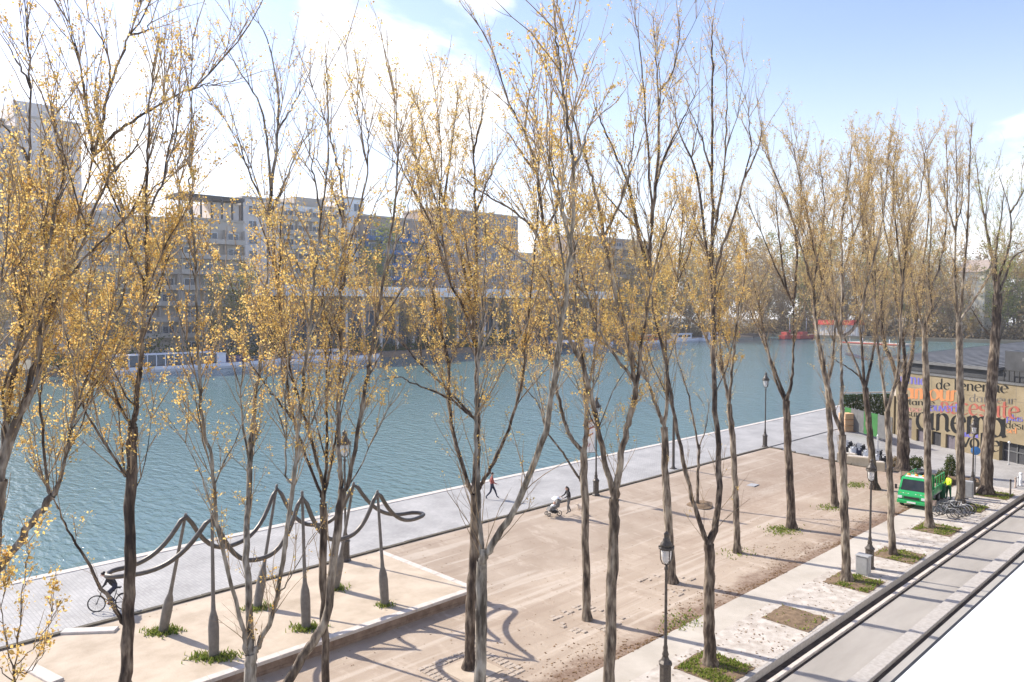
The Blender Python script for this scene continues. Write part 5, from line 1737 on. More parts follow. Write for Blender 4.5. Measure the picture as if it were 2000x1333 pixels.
# ------------------------------------------------------------------ boats
def hull_mesh(L, W, H, bow=.22, stern=.06, sheer=.25, mats=None, draft=.35):
    """lofted hull along x, 0..L; deck included"""
    b = MB()
    N = 16
    rows = []
    for i in range(N + 1):
        t = i / N
        w = 1.0
        if t < stern: w = .75 + .25 * (t / stern)
        if t > 1 - bow: w = max(.03, math.sqrt(max(0, 1 - ((t - 1 + bow) / bow) ** 2)))
        if t == 0: w = .72
        z = H + sheer * max(0, (t - .6) / .4) ** 2
        x = t * L
        rows.append([(x, -w * W / 2 * .8, -draft), (x, -w * W / 2, H * .45), (x, -w * W / 2, z), (x, -w * W / 2 + .08, z + .02), (x, w * W / 2 - .08, z + .02), (x, w * W / 2, z), (x, w * W / 2, H * .45), (x, w * W / 2 * .8, -draft)])
    v = [p for r in rows for p in r]
    f, mi = [], []
    for i in range(N):
        for j in range(7):
            a = i * 8 + j
            f.append((a, a + 8, a + 9, a + 1))
    b.add(v, f, 0, False)
    b.f.append(list(range(8))); b.m.append(0); b.sm.append(False)
    for i in range(len(f)):
        j = i % 7
        if j in (2, 3, 4): b.m[i] = 1
    return b


def place_boat(p0, p1, name, label, cat, group=None):
    a, c = at(*p0, WATER_Z), at(*p1, WATER_Z)
    if p0[0] < 1470:                             # moored alongside the far quay
        a, c = onY(p0[0], 700, FAR_Y - 3.4), onY(p1[0], 700, FAR_Y - 3.4)
        a.z = c.z = WATER_Z
    d = c - a
    o = empty(name, (a.x, a.y, WATER_Z), math.atan2(d.y, d.x), label, cat, group)
    return o, d.length


# glass sided tour boat
bt, L = place_boat((176, 724), (548, 709), 'tour_boat', 'long white tour boat with glass cabin moored along the far quay', 'boat')
hull_mesh(L, 5.2, 1.25, .16, .04).build('hull', [M['boat_white'], M['boat_blue']], bt)
q = MB(); q.box(1.2, L * .60, -2.15, 2.15, 3.6, 3.75); q.box(L * .60 + .002, L * .66, -2.1, 2.1, 3.3, 3.42); q.build('cabin_roof', M['boat_white'], bt)
q = MB(); q.box(L * .605, L * .655, -2.0, 2.0, 1.28, 3.29); q.build('wheelhouse', M['boat_white'], bt)
MB().box(1.4, L * .60 - .2, -1.8, 1.8, 1.30, 1.9).build('seating', M['greycloth'], bt)
n = 13
wl_ = (L * .60 - 1.2) / n
me = MB().box(.09, wl_ - .09, -2.06, -2.02, 1.45, 3.55).mesh('pane', M['glass_blue'])
me2 = MB().box(-.08, .08, -2.12, -1.98, 1.27, 3.598).mesh('mullion', M['boat_white'])
me3 = MB().box(.09, wl_ - .09, 2.02, 2.06, 1.45, 3.55).mesh('pane', M['glass_blue'])
for i in range(n):
    link_mesh('pane', me, bt, (1.2 + i * wl_, 0, 0)); link_mesh('pane', me3, bt, (1.2 + i * wl_, 0, 0))
    link_mesh('mullion', me2, bt, (1.2 + i * wl_, 0, 0))
q = MB()
for i in range(10):
    q.tube([(L * .67 + i * L * .03, -2.3 + .12 * i, 1.3), (L * .67 + i * L * .03, -2.3 + .12 * i, 2.3)], .035, 5)
q.tube([(L * .67, -2.3, 2.3), (L * .67 + L * .27, -1.2, 2.3)], .035, 5)
q.build('bow_rail', M['chrome'], bt)
q = MB(); q.box(L * .69, L * .8, -1.5, 1.5, 1.28, 2.6); q.build('blue_tarpaulin', M['boat_blue'], bt)
bt, L = place_boat((552, 706), (742, 697), 'tour_boat', 'second white boat with blue rail stripe ahead of the glass boat', 'boat')
hull_mesh(L, 4.8, 1.3, .2, .05).build('hull', [M['boat_white'], M['boat_blue']], bt)
q = MB(); q.box(L * .12, L * .62, -1.9, 1.9, 1.33, 2.9); q.build('cabin', M['boat_white'], bt)
me = MB().box(0, 1.7, -1.96, -1.902, 1.8, 2.6).mesh('window', M['glass_blue'])
for i in range(int(L * .48 / 2.2)): link_mesh('window', me, bt, (L * .12 + .3 + i * 2.2, 0, 0))
MB().box(L * .1, L * .65, -2.1, 2.1, 2.902, 3.05).build('cabin_roof', M['boat_white'], bt)
q = MB()
for i in range(8): q.tube([(L * .12 + i * L * .07, -1.9, 3.05), (L * .12 + i * L * .07, -1.9, 4.0)], .04, 5)
q.tube([(L * .12, -1.9, 4.0), (L * .61, -1.9, 4.0)], .04, 5)
q.build('roof_rail', M['boat_blue'], bt)
bt, L = place_boat((1022, 683), (1128, 677), 'barge', 'dark violet barge moored below the long hall', 'boat')
hull_mesh(L, 5, 2.0, .2, .08, .5).build('hull', [M['boat_dark'], M['boat_white']], bt)
MB().box(L * .1, L * .4, -1.8, 1.8, 2.05, 4.2, bev=.1).build('deckhouse', M['boat_dark'], bt)
MB().box(L * .45, L * .85, -1.9, 1.9, 2.05, 2.7, bev=.1).build('hatch_cover', M['boat_white'], bt)
bt, L = place_boat((1132, 676), (1196, 672), 'motor_boat', 'small white boat with dark waterline right of the dark barge', 'boat')
hull_mesh(L, 4, 1.3, .3, .08).build('hull', [M['boat_white'], M['wood']], bt)
MB().box(L * .2, L * .6, -1.3, 1.3, 1.33, 2.8, bev=.1).build('cabin', M['boat_white'], bt)
MB().box(L * .25, L * .55, -1.34, -1.302, 1.9, 2.5).build('window', M['glass'], bt)
for i, (a, b_, col, lab) in enumerate((((1238, 671), (1296, 669), 'red', 'small boat with dark red deckhouse left of the pontoon boats'), ((1300, 668), (1362, 664), 'boat_white', 'leftmost white pontoon boat under the tallest ochre tree'),
                                       ((1366, 664), (1412, 661), 'boat_white', 'white pontoon boat left of the wooden landing'))):
    bt, L = place_boat(a, b_, 'pontoon_boat', lab, 'boat', 'small boats at the far quay')
    hull_mesh(L, 4.2, 1.2, .25, .1).build('hull', [M['boat_white'], M['wood']], bt)
    MB().box(L * .25, L * .7, -1.5, 1.5, 1.23, 3.2, bev=.12).build('deckhouse', M[col], bt)
    me = MB().box(0, L * .11, -1.55, -1.502, 1.9, 2.7).mesh('window', M['glass'])
    for k in range(3): link_mesh('window', me, bt, (L * (.29 + .13 * k), 0, 0))
    MB().box(L * .22, L * .73, -1.65, 1.65, 3.202, 3.32).build('roof', M['boat_white'], bt)
ld, L = place_boat((1410, 656), (1458, 652), 'landing_stage', 'pale wooden landing stage carrying the person in red', 'landing stage')
for k in range(12):
    MB().box(k * L / 12, (k + 1) * L / 12 - .06, -3, 3, .7, 1.0).build('plank', M['wood'], ld)
MB().box(0, L, -2.9, 2.9, -.4, .69).build('float', M['tan_box'], ld)
LAND = ld.location.copy() + Vector((math.cos(ld.rotation_euler.z), math.sin(ld.rotation_euler.z), 0)) * L * .6
for i, (a, b_, lab) in enumerate((((1527, 664), (1552, 663), 'red boat at the basin end left of the dark poplar stem'), ((1556, 664), (1586, 662), 'second red boat right of the dark poplar stem'))):
    bt, L = place_boat(a, b_, 'red_boat', lab, 'boat', 'red boats at the basin end')
    hull_mesh(L, 4, 1.9, .25, .1).build('hull', [M['red'], M['wood']], bt)
    MB().box(L * .15, L * .5, -1.4, 1.4, 1.95, 3.2, bev=.15).build('cabin', M['red'], bt)
    q = MB(); q.tube([(L * .6, 0, 2.6), (L * .6, 0, 9)], .09, 6); q.build('mast', M['boat_white'], bt)
    MB().box(-.1, L, -2.1, 2.1, -.2, .25).build('dark_skirt', M['boat_dark'], bt)
RB = bt.location.copy()
pt_, L = place_boat((1642, 672), (1752, 678), 'pontoon', 'grey floating pontoon with a red edge beyond the cinema', 'pontoon')
MB().box(0, L, -.01, 9, -.3, .8).build('deck', M['conc'], pt_)
MB().box(0, L, -.3, -.012, .5, .85).build('red_edge', M['red'], pt_)
for i in range(5):
    MB().lathe([(.12, -.3), (.12, 2.2), (.02, 2.3)], 8, (i * L / 4.2 + .5, 4, 0)).build('mooring_pile', M['boat_white'], pt_)
sk, L = place_boat((1655, 693), (1693, 704), 'skiff', 'dark low skiff floating left of the cinema roof', 'boat')
hull_mesh(L, 1.8, .45, .4, .1).build('hull', [M['boat_dark'], M['boat_dark']], sk)
for k in (.3, .55): MB().box(L * k, L * k + .3, -.7, .7, .36, .47).build('thwart', M['wood'], sk)
cp_ = empty('red_canopy', (331.5, 0, .2), 0, 'long low red canopy building at the basin end', 'canopy')
ya, yb = 331.5 * math.tan(YAW - math.atan(680 / FPX)), 331.5 * math.tan(YAW - math.atan(590 / FPX))
q = MB(); q.prism([(-1, 4.6), (2.5, 6.6), (6, 4.6)], 'y', ya, yb); q.build('roof', M['red'], cp_)
n = 9
me = MB().box(-.6, -.35, -.15, .15, 0, 4.7).mesh('post', M['white_wall'])
for i in range(n): link_mesh('post', me, cp_, (0, ya + (yb - ya) * (i + .5) / n, 0))
MB().box(0, 5.5, ya + .3, yb - .3, 0, 4.5).build('wall', M['conc_pink'], cp_)

# ------------------------------------------------------------------ hoarding and crates by the cinema corner
h0, h1 = at(1650, 838), at(1752, 870)
h1 = at(1742, 872)
dd = h1 - h0
hb = empty('hoarding', (h0.x, h0.y, h0.z), math.atan2(dd.y, dd.x), 'green and grey site hoarding beside the cinema corner', 'hoarding')
n = 7
hw = dd.length / n
cols = ['hoard', 'hoard_grey', 'hoard_grey', 'hoard', 'hoard', 'hoard_grey', 'hoard_grey']
for i in range(n):
    MB().box(i * hw + .01, (i + 1) * hw - .01, -.04, .04, .05, 2.25).build('panel', M[cols[i]], hb)
    MB().box(i * hw - .04, i * hw + .04, .06, .14, 0, 2.3).build('post', M['grey'], hb)
cr = at(1656, 842)
for k in range(3):
    o = empty('pallet_crate', (cr.x, cr.y, cr.z + k * .62), -.5, ['lowest orange crate in the stack before the green hoarding', 'middle orange crate in the stack before the green hoarding', 'topmost orange crate in the stack before the green hoarding'][k], 'crate', 'orange crates')
    for j in range(4): MB().box(-.75, .75, -.5, .5, .01 + j * .15, .12 + j * .15, bev=.01).build('slat_ring', M['crate'], o)
    MB().box(-.72, .72, -.47, .47, .02, .5).build('contents', M['tan_box'], o)
pa, pb = at(1648, 826), at(1724, 826)
pa, pb = Vector((pa.x + 2, pa.y + 1, pa.z)), Vector((pb.x + 4, pb.y, pb.z))
dd = pb - pa
cn_ = empty('screen_frame', pa, math.atan2(dd.y, dd.x), 'pale rail frame with climbing plants behind the green hoarding', 'screen')
q = MB(); q.box(0, dd.length, -.06, .06, 2.9, 3.05)
for k in range(5): q.box(k * dd.length / 4.05, k * dd.length / 4.05 + .1, -.05, .05, 0, 2.899)
q.build('frame', M['coping'], cn_)
rg = np.random.default_rng(77)
c = np.column_stack([rg.uniform(0, dd.length, 11000), rg.normal(size=11000) * .16, rg.uniform(.1, 2.8, 11000)])
V, Fc = leaf_quads(c, rg.uniform(.10, .2, 11000), rg)
o = link_mesh('climbers', np_mesh('climbers', V, Fc, M['shrub']), cn_); o['kind'] = 'stuff'
tent = empty('tent', at(1704, 803), .3, 'small white pointed tent behind the hoarding', 'tent')
b = MB(); b.add([(-1.6, -1.6, 2.2), (1.6, -1.6, 2.2), (1.6, 1.6, 2.2), (-1.6, 1.6, 2.2), (0, 0, 3.8)], [(0, 1, 4), (1, 2, 4), (2, 3, 4), (3, 0, 4), (3, 2, 1, 0)])
b.build('tent_roof', M['white'], tent); tent.scale = (.45, .45, .55)
for (x, y) in ((-1.5, -1.5), (1.5, -1.5), (1.5, 1.5), (-1.5, 1.5)): MB().box(x - .04, x + .04, y - .04, y + .04, 0, 2.199).build('pole', M['chrome'], tent)

# planter blocks in front of the scooters
for i, (px, py, w_, lab) in enumerate(((1654, 902, 1.5, 'left stone planter block before the scooters'), (1678, 909, 1.9, 'longest stone planter block, mossy, before the scooters'), (1719, 920, .7, 'narrow stone block at the right end of the scooters'))):
    p = at(px, py)
    o = empty('stone_block', p, -1.35, lab, 'stone block', 'stone blocks at the edge of the sand')
    MB().box(-w_ / 2, w_ / 2, -.25, .25, -.1, .72, bev=.04).build('block', M['tan_box'], o)
    MB().box(-w_ / 2 + .1, w_ / 2 - .1, -.17, .17, .721, .76, bev=.015).build('top_slab', M['coping'], o)


# ------------------------------------------------------------------ two-wheelers
def wheel(parent, x, r, mb_name='wheel', spokes=14, tyre=.018, y=0.0, mat_rim='greycloth'):
    ring = [(x + r * math.cos(2 * math.pi * i / 28), y, r + r * math.sin(2 * math.pi * i / 28)) for i in range(28)]
    rim = [(x + r * .93 * math.cos(2 * math.pi * i / 28), y, r + r * .93 * math.sin(2 * math.pi * i / 28)) for i in range(28)]
    wobj = MB().tube(ring, tyre, 6, closed=True).build(mb_name, M['black'], parent)
    q = MB(); q.tube(rim, tyre * .7, 5, closed=True); q.tube([(x, y - .05, r), (x, y + .05, r)], .03, 8)
    for i in range(spokes):
        a = 2 * math.pi * i / spokes
        q.tube([(x, y + (.03 if i % 2 else -.03), r), (x + r * .92 * math.cos(a), y, r + r * .92 * math.sin(a))], .0035, 3, cap=False)
    q.build('rim', M[mat_rim], wobj)


def bicycle(p, rz, label, group, frame='grey', lean=.0, basket=None):
    o = empty('bicycle', p, rz, label, 'bicycle', group)
    o.rotation_euler = (lean, 0, rz)
    wheel(o, -.52, .335); wheel(o, .52, .335)
    bb, seat, head, headb, rear, front = (-.08, 0, .29), (-.24, 0, .80), (.33, 0, .82), (.38, 0, .66), (-.52, 0, .335), (.52, 0, .335)
    q = MB()
    for a, c, r in ((bb, seat, .017), (bb, headb, .02), (seat, head, .017), (head, headb, .02), (headb, front, .015), (bb, rear, .012), (rear, (-.22, 0, .74), .011)):
        q.tube([a, c], r, 6)
    q.build('frame', M[frame], o)
    q = MB(); q.tube([(-.24, 0, .80), (-.27, 0, .92)], .014, 6); q.build('seat_post', M['chrome'], o)
    q = MB(); q.add([(-.42, -.08, .92), (-.40, .08, .92), (-.14, .02, .93), (-.14, -.02, .93), (-.42, -.08, .97), (-.40, .08, .97), (-.12, .02, .97), (-.12, -.02, .97)], [(3, 2, 1, 0), (4, 5, 6, 7), (0, 1, 5, 4), (1, 2, 6, 5), (2, 3, 7, 6), (3, 0, 4, 7)])
    q.build('saddle', M['black'], o)
    q = MB(); q.tube([(.33, 0, .82), (.31, 0, .98)], .014, 6); q.tube([(.18, -.28, 1.02), (.30, -.22, 1.0), (.34, 0, .99), (.30, .22, 1.0), (.18, .28, 1.02)], .012, 6); q.build('handlebar', M['black'], o)
    q = MB(); q.tube([(-.08, -.09, .29), (-.08, .09, .29)], .02, 6); q.tube([(-.08, -.09, .29), (.06, -.1, .22)], .01, 5); q.tube([(-.08, .09, .29), (-.22, .1, .36)], .01, 5)
    q.box(.02, .11, -.17, -.08, .205, .23); q.box(-.27, -.18, .08, .17, .35, .375); q.build('crank', M['black'], o)
    q = MB(); q.prism([(.55 + 0, .3), (.57, .3), (.30, .72), (.28, .72)], 'y', -.03, .03); 
    q = MB(); q.tube([(-.52 - .36 * math.cos(R(a)), 0, .335 + .365 * math.sin(R(a))) for a in range(10, 131, 20)], .022, 5); q.build('mudguard', M[frame], o)
    if basket:
        b = MB(); b.box(.42, .72, -.17, .17, .72, .74); b.box(.42, .44, -.17, .17, .742, .98); b.box(.70, .72, -.17, .17, .742, .98); b.box(.442, .698, -.17, -.15, .742, .98); b.box(.442, .698, .15, .17, .742, .98)
        b.build('basket', M[basket], o)
    return o


bx = [(1842, 1012, 'leftmost parked bicycle, red-brown basket, beside the poplar pit', 'grey', 'conc_brown'), (1848, 1010, 'dark parked bicycle second from the left of the row', 'blackcloth', None), (1856, 1008, 'pale grey parked bicycle in the middle of the row', 'grey', None),
      (1863, 1006, 'grey parked bicycle right of the middle of the row', 'grey', None), (1869, 1004, 'white framed parked bicycle second from the right of the row', 'white', None), (1876, 1002, 'rightmost parked bicycle, against the poplar trunk', 'blackcloth', None)]
for i, (px, py, lab, fr, bk) in enumerate(bx):
    bicycle(at(px, py), R(98) + (i % 3 - 1) * .10, lab, 'bicycles parked by the kerb', fr, lean=(.06 if i % 2 else -.07), basket=bk)


def scooter(p, rz, label, col, screen=True):
    o = empty('motor_scooter', p, rz, label, 'scooter', 'scooters parked behind the stone blocks')
    wheel(o, -.62, .25, spokes=5, tyre=.06); wheel(o, .64, .25, spokes=5, tyre=.055)
    b = MB(); b.prism([(-.85, .42), (-.6, .36), (-.05, .36), (.05, .30), (.30, .28), (.36, .36), (.16, .40), (.02, .50), (.0, .72), (-.75, .74), (-.92, .60)], 'y', -.17, .17)
    b.build('body', M[col], o)
    b = MB(); b.prism([(.30, .30), (.42, .30), (.62, .55), (.44, 1.02), (.34, 1.0), (.42, .62)], 'y', -.20, .20); b.build('front_shield', M[col], o)
    b = MB(); b.prism([(-.85, .742), (.0, .742), (.05, .82), (-.2, .86), (-.45, .83), (-.9, .90)], 'y', -.15, .15); b.build('seat', M['black'], o)
    b = MB(); b.tube([(.42, 0, .9), (.36, 0, 1.08)], .03, 6); b.tube([(.26, -.36, 1.10), (.36, -.15, 1.10), (.36, .15, 1.10), (.26, .36, 1.10)], .018, 6)
    b.tube([(.30, -.3, 1.1), (.30, -.38, 1.28)], .008, 4); b.tube([(.30, .3, 1.1), (.30, .38, 1.28)], .008, 4); b.box(.285, .31, -.44, -.33, 1.25, 1.34); b.box(.285, .31, .33, .44, 1.25, 1.34)
    b.build('handlebar', M['black'], o)
    b = MB(); b.ball((.50, 0, .92), .09, 8, sq=(.7, 1, 1)); b.build('headlight', M['lens'], o)
    if screen:
        b = MB(); b.prism([(.46, 1.02), (.48, 1.02), (.34, 1.42), (.325, 1.42)], 'y', -.2, .2); b.build('windscreen', M['frost'], o)
    b = MB(); b.box(-1.02, -.70, -.2, .2, .90, 1.2, bev=.06); b.build('top_box', M['black'], o)
    b = MB(); b.tube([(-.75, -.19, .30), (-.2, -.19, .26)], .05, 6); b.build('exhaust', M['chrome'], o)
    return o


for i, (px, py, col, lab) in enumerate(((1652, 890, 'blackcloth', 'black scooter at the left end of the scooter row'), (1664, 894, 'white', 'white scooter behind the left stone blocks'), (1677, 897, 'navy', 'dark scooter with pale windscreen in the middle of the row'),
                                        (1689, 901, 'white', 'white scooter half behind the dark poplar trunk'), (1711, 909, 'white', 'white and black scooter right of the dark poplar trunk'), (1722, 913, 'blackcloth', 'black scooter at the right end of the row'))):
    scooter(at(px, py), R(205) + (i % 2) * .15, lab, col, i % 2 == 0)

# ------------------------------------------------------------------ the green municipal truck
tf = at(1779, 994)
trk = empty('small_truck', (tf.x + .1, tf.y, tf.z), R(180) + .06, 'small bright green municipal truck with orange beacon and chevrons on its nose', 'truck')
# local +x is forward; front at x=0, body behind
W2 = .84
b = MB()
prof = [(-1.75, .38), (-.05, .38), (.0, .48), (.0, .80), (-.10, 1.02), (-.14, 1.06), (-.52, 1.80), (-.60, 1.86), (-1.75, 1.90)]
def lo(y, k):
    return [(x - (.06 if z > 1.05 else 0) * k * 0, y * (1 - .10 * max(0, (z - 1.0)) ), z) for (x, z) in prof]
v = lo(-W2, 1) + lo(W2, 1)
n = len(prof)
f = [tuple(range(n)), tuple(range(2 * n - 1, n - 1, -1))] + [((i + 1) % n, i, n + i, n + (i + 1) % n) for i in range(n)]
b.add(v, f); b.build('cab', M['green'], trk)
b = MB()
def strip(x0, z0, x1, z1, y, t=.012):
    dx, dz = x1 - x0, z1 - z0
    l = math.hypot(dx, dz); nx, nz = dz / l * t, -dx / l * t
    nx, nz = abs(nx), abs(nz)
    ya, yb = y * (1 - .10 * max(0, z0 - 1)), y * (1 - .10 * max(0, z1 - 1))
    return [(x0 + nx, -ya, z0 + nz), (x0 + nx, ya, z0 + nz), (x1 + nx, yb, z1 + nz), (x1 + nx, -yb, z1 + nz)]
b.add(strip(-.165, 1.10, -.50, 1.76, .72), [(0, 1, 2, 3)]); b.build('windscreen', M['glass'], trk)
b = MB()
for s in (-1, 1):
    yy = s * (W2 + .006)
    b.add([(-.35, yy, 1.08), (-.62, yy * .935, 1.74), (-1.35, yy * .935, 1.76), (-1.35, yy, 1.08)], [(0, 1, 2, 3) if s > 0 else (3, 2, 1, 0)])
b.build('side_window', M['glass'], trk)
b = MB(); b.box(-.02, .09, -W2 - .02, W2 + .02, .30, .50, bev=.03); b.build('bumper', M['green'], trk)
b = MB(); b.box(.0, .018, -.46, .46, .60, .74, bev=.006); b.build('grille', M['black'], trk)
for s in (-1, 1):
    b = MB(); b.box(.0, .03, s * .70 - .13, s * .70 + .13, .60, .76, bev=.012); b.build('headlight', M['lens'], trk)
    b = MB(); b.tube([(-.22, s * .82, 1.15), (-.16, s * 1.0, 1.22)], .015, 5); b.box(-.19, -.13, s * 1.0 - .07, s * 1.0 + .07, 1.12, 1.42, bev=.01); b.build('mirror', M['black'], trk)
b = MB(); b.box(.091, .105, -.26, .26, .34, .45); b.build('number_plate', M['plate'], trk)
b = MB()
for s in (-1, 1):
    for k in range(4):
        y0 = s * (.12 + k * .15)
        zt_ = .98; 
        b.add([(-.02 + .012, y0, .80), (-.02 + .012, y0 + s * .075, .80), (-.078 + .012, y0 + s * .075 + s * .07, .95), (-.078 + .012, y0 + s * .07, .95)], [(0, 1, 2, 3) if s > 0 else (3, 2, 1, 0)], k % 2)
b.build('chevron', [M['plate'], M['red']], trk)
b = MB(); b.box(-1.25, -.72, -.60, .60, 1.885, 1.94, 0); b.build('beacon_bar', M['white'], trk)
for s in (-1, 0, 1):
    b = MB(); b.lathe([(.11, 1.941), (.11, 2.02), (.06, 2.07)], 10, (-1.0, s * .45, 0)); b.build('beacon', M['orange'], trk)
wsx = []
for (x, nm) in ((-.62, 'wheel'), (-3.3, 'wheel')):
    for s in (-1, 1):
        b = MB(); b.lathe([(.20, -.09), (.29, -.085), (.30, 0), (.29, .085), (.20, .09)], 18)
        o = b.build('wheel', M['black'], trk, (x, s * .74, .30)); o.rotation_euler = (R(90), 0, 0)
        b = MB(); b.lathe([(.19, -.095), (.05, -.10), (.05, .10), (.19, .095)], 14)
        b.build('hub', M['chrome'], o)
b = MB()
for sy in (-1, 1):
    for (x_, z0_, z1_) in ((-.42, .52, 1.06), (-1.42, .52, 1.74)): b.box(x_, x_ + .014, sy * (W2 + .003) - .004, sy * (W2 + .003) + .004, z0_, min(z1_, 1.0))
    b.box(-1.36, -1.24, sy * (W2 + .012) - .008, sy * (W2 + .012) + .008, .90, .93)
b.box(-.004, .012, -W2 + .03, W2 - .03, .545, .56); b.build('panel_gap', M['black'], trk)
b = MB(); b.tube([(-.17, -.55, 1.12), (-.33, -.1, 1.42)], .012, 5); b.tube([(-.17, .1, 1.12), (-.33, .5, 1.42)], .012, 5); b.build('wiper', M['black'], trk)
b = MB(); b.box(-4.3, -1.752, -.62, .62, .42, .60); b.build('chassis', M['black'], trk)
b = MB(); b.box(-4.35, -1.8, -.86, .86, .602, .70); b.build('bed_floor', M['grey'], trk)
for s in (-1, 1):
    b = MB(); b.box(-4.35, -1.8, s * .86 - .03, s * .86 + .03, .702, 1.15); b.build('bed_side', M['green'], trk)
    b = MB()
    for k in range(5): b.box(-4.3 + k * .62, -4.25 + k * .62, s * .86 - .025, s * .86 + .025, 1.151, 1.78)
    b.box(-4.3, -1.8, s * .86 - .025, s * .86 + .025, 1.781, 1.83)
    b.build('cage_side', M['green'], trk)
for (x, y, cc) in ((-2.5, -.3, 'green_dk'), (-3.3, .25, 'green_dk'), (-3.6, -.4, 'black')):
    b = MB(); b.lathe([(.22, .702), (.27, 1.62), (.30, 1.64), (.30, 1.70), (.05, 1.74)], 12, (x, y, 0)); b.build('bin', M[cc], trk)

# ------------------------------------------------------------------ bollards, signs, shrubs on the cinema side
for i, (px, py, pyt, mt, lab) in enumerate(((1973, 968, 936, 'iron', 'thin dark bollard at the end of the kerb'), (1983, 953, 932, 'conc_brown', 'brown bollard second from the kerb end'), (1988, 950, 930, 'grey', 'grey bollard between the brown and the white one'), (1993, 949, 923, 'white', 'tall white bollard at the right edge of the photograph'))):
    p = at(px, py)
    h = (py - pyt) / FPX * depth_of(p)
    r = .06 if mt != 'white' else .11
    o = empty('bollard', p, 0, lab, 'bollard', 'bollards at the street end')
    MB().lathe([(r * 1.5, 0), (r * 1.5, .05), (r, .09), (r * .9, h - .14)], 12).build('post', M[mt], o)
    MB().lathe([(r * .9, h - .139), (r * 1.15, h - .11), (r * 1.1, h - .05), (r * .4, h)], 12).build('cap', M[mt], o)
p = at(1904, 934)
sg = empty('road_sign', p, R(200), 'round blue road sign half behind the far path lamp', 'sign')
MB().lathe([(.035, 0), (.035, 2.3)], 8).build('pole', M['grey'], sg)
b = MB(); b.lathe([(.32, -.015), (.33, 0), (.32, .015)], 22); o = b.build('disc', M['blue_sign'], sg, (.06, 0, 2.1)); o.rotation_euler = (0, R(90), 0)
p = at(1856, 938)
def shrub(p, h, r, n, label, mat, seed, ls=.11):
    rng = np.random.default_rng(seed)
    root = empty('shrub', p, 0, label, 'shrub')
    st = MB()
    for k in range(5):
        a = 2 * math.pi * k / 5
        st.tube([(0, 0, 0), (r * .4 * math.cos(a), r * .4 * math.sin(a), h * .5), (r * .55 * math.cos(a), r * .55 * math.sin(a), h * .9)], [.03, .02, .008], 5)
    st.build('stems', M['twig'], root)
    u = unit(rng.normal(size=(n, 3))) * (rng.uniform(.3, 1, (n, 1)) ** .5)
    u *= 1 + .2 * np.sin(u[:, :1] * 7 + seed)
    c = u * np.array([r, r, h * .5]) + np.array([0, 0, h * .52])
    V, Fc = leaf_quads(c, rng.uniform(.6, 1.3, n) * ls, rng)
    o = link_mesh('foliage', np_mesh('foliage', V, Fc, M[mat]), root); o['kind'] = 'stuff'
    return root
shrub(p, 1.9, .42, 1500, 'narrow evergreen shrub behind the worker in yellow', 'shrub', 5)
shrub(at(1789, 917), 1.0, .65, 1200, 'round green shrub at the right foot of the stout dark poplar', 'shrub', 6)
shrub(at(1748, 915), 1.0, .5, 800, 'brown shrub at the left foot of the stout dark poplar', 'leaf_far_brown', 7)
shrub(at(1840, 945), 1.1, .45, 700, 'dark leafy shrub left of the worker in yellow', 'shrub', 8)
p = at(1889, 972)
bx_ = empty('electric_cabinet', p, .1, 'pale grey street cabinet between the poplar and the far path lamp', 'utility box')
MB().box(-.2, .2, -.35, .35, 0, 1.15, bev=.03).build('cabinet', M['grey'], bx_)
MB().box(-.215, -.202, -.3, .3, .1, 1.05).build('door', M['grey'], bx_)
p = at(1839, 975)
sb = empty('waste_bin', p, 0, 'dark green litter bin left of the worker in yellow', 'bin')
MB().lathe([(.22, .12), (.27, .95), (.29, .97), (.29, 1.02), (.24, 1.04)], 14).build('bin_body', M['green_dk'], sb)
MB().lathe([(.12, 0), (.12, .118)], 10).build('foot', M['iron'], sb)
dk = at(1835, 940)
bed = empty('planting_bed', dk, -1.25, 'dark low planting bed between the truck and the cinema forecourt', 'planter')
MB().box(-2.6, 2.6, -.9, .9, 0, .30, bev=.03).build('bed_edge', M['darkstone'], bed)
MB().box(-2.5, 2.5, -.8, .8, .301, .36, bev=.02).build('soil', M['earth'], bed)
p = at(1714, 877)
ar = empty('barrier_arm', p, .9, 'white post barrier standing behind the scooters', 'barrier')
MB().lathe([(.09, 0), (.08, 1.2), (.1, 1.22), (.03, 1.3)], 10).build('post', M['white'], ar)
q = MB(); q.tube([(0, 0, 1.1), (-1.3, 0, .85)], .025, 6); q.build('arm', M['iron'], ar)
p = at(1777, 862)
fr = empty('forecourt_light', at(1970, 908), 0, 'thin lamp post with white globe before the cinema entrance', 'lamp')
MB().lathe([(.1, 0), (.1, .05), (.035, .08), (.03, 1.75)], 10).build('post', M['grey'], fr)
MB().ball((0, 0, 1.85), .11, 8).build('globe', M['lens'], fr)


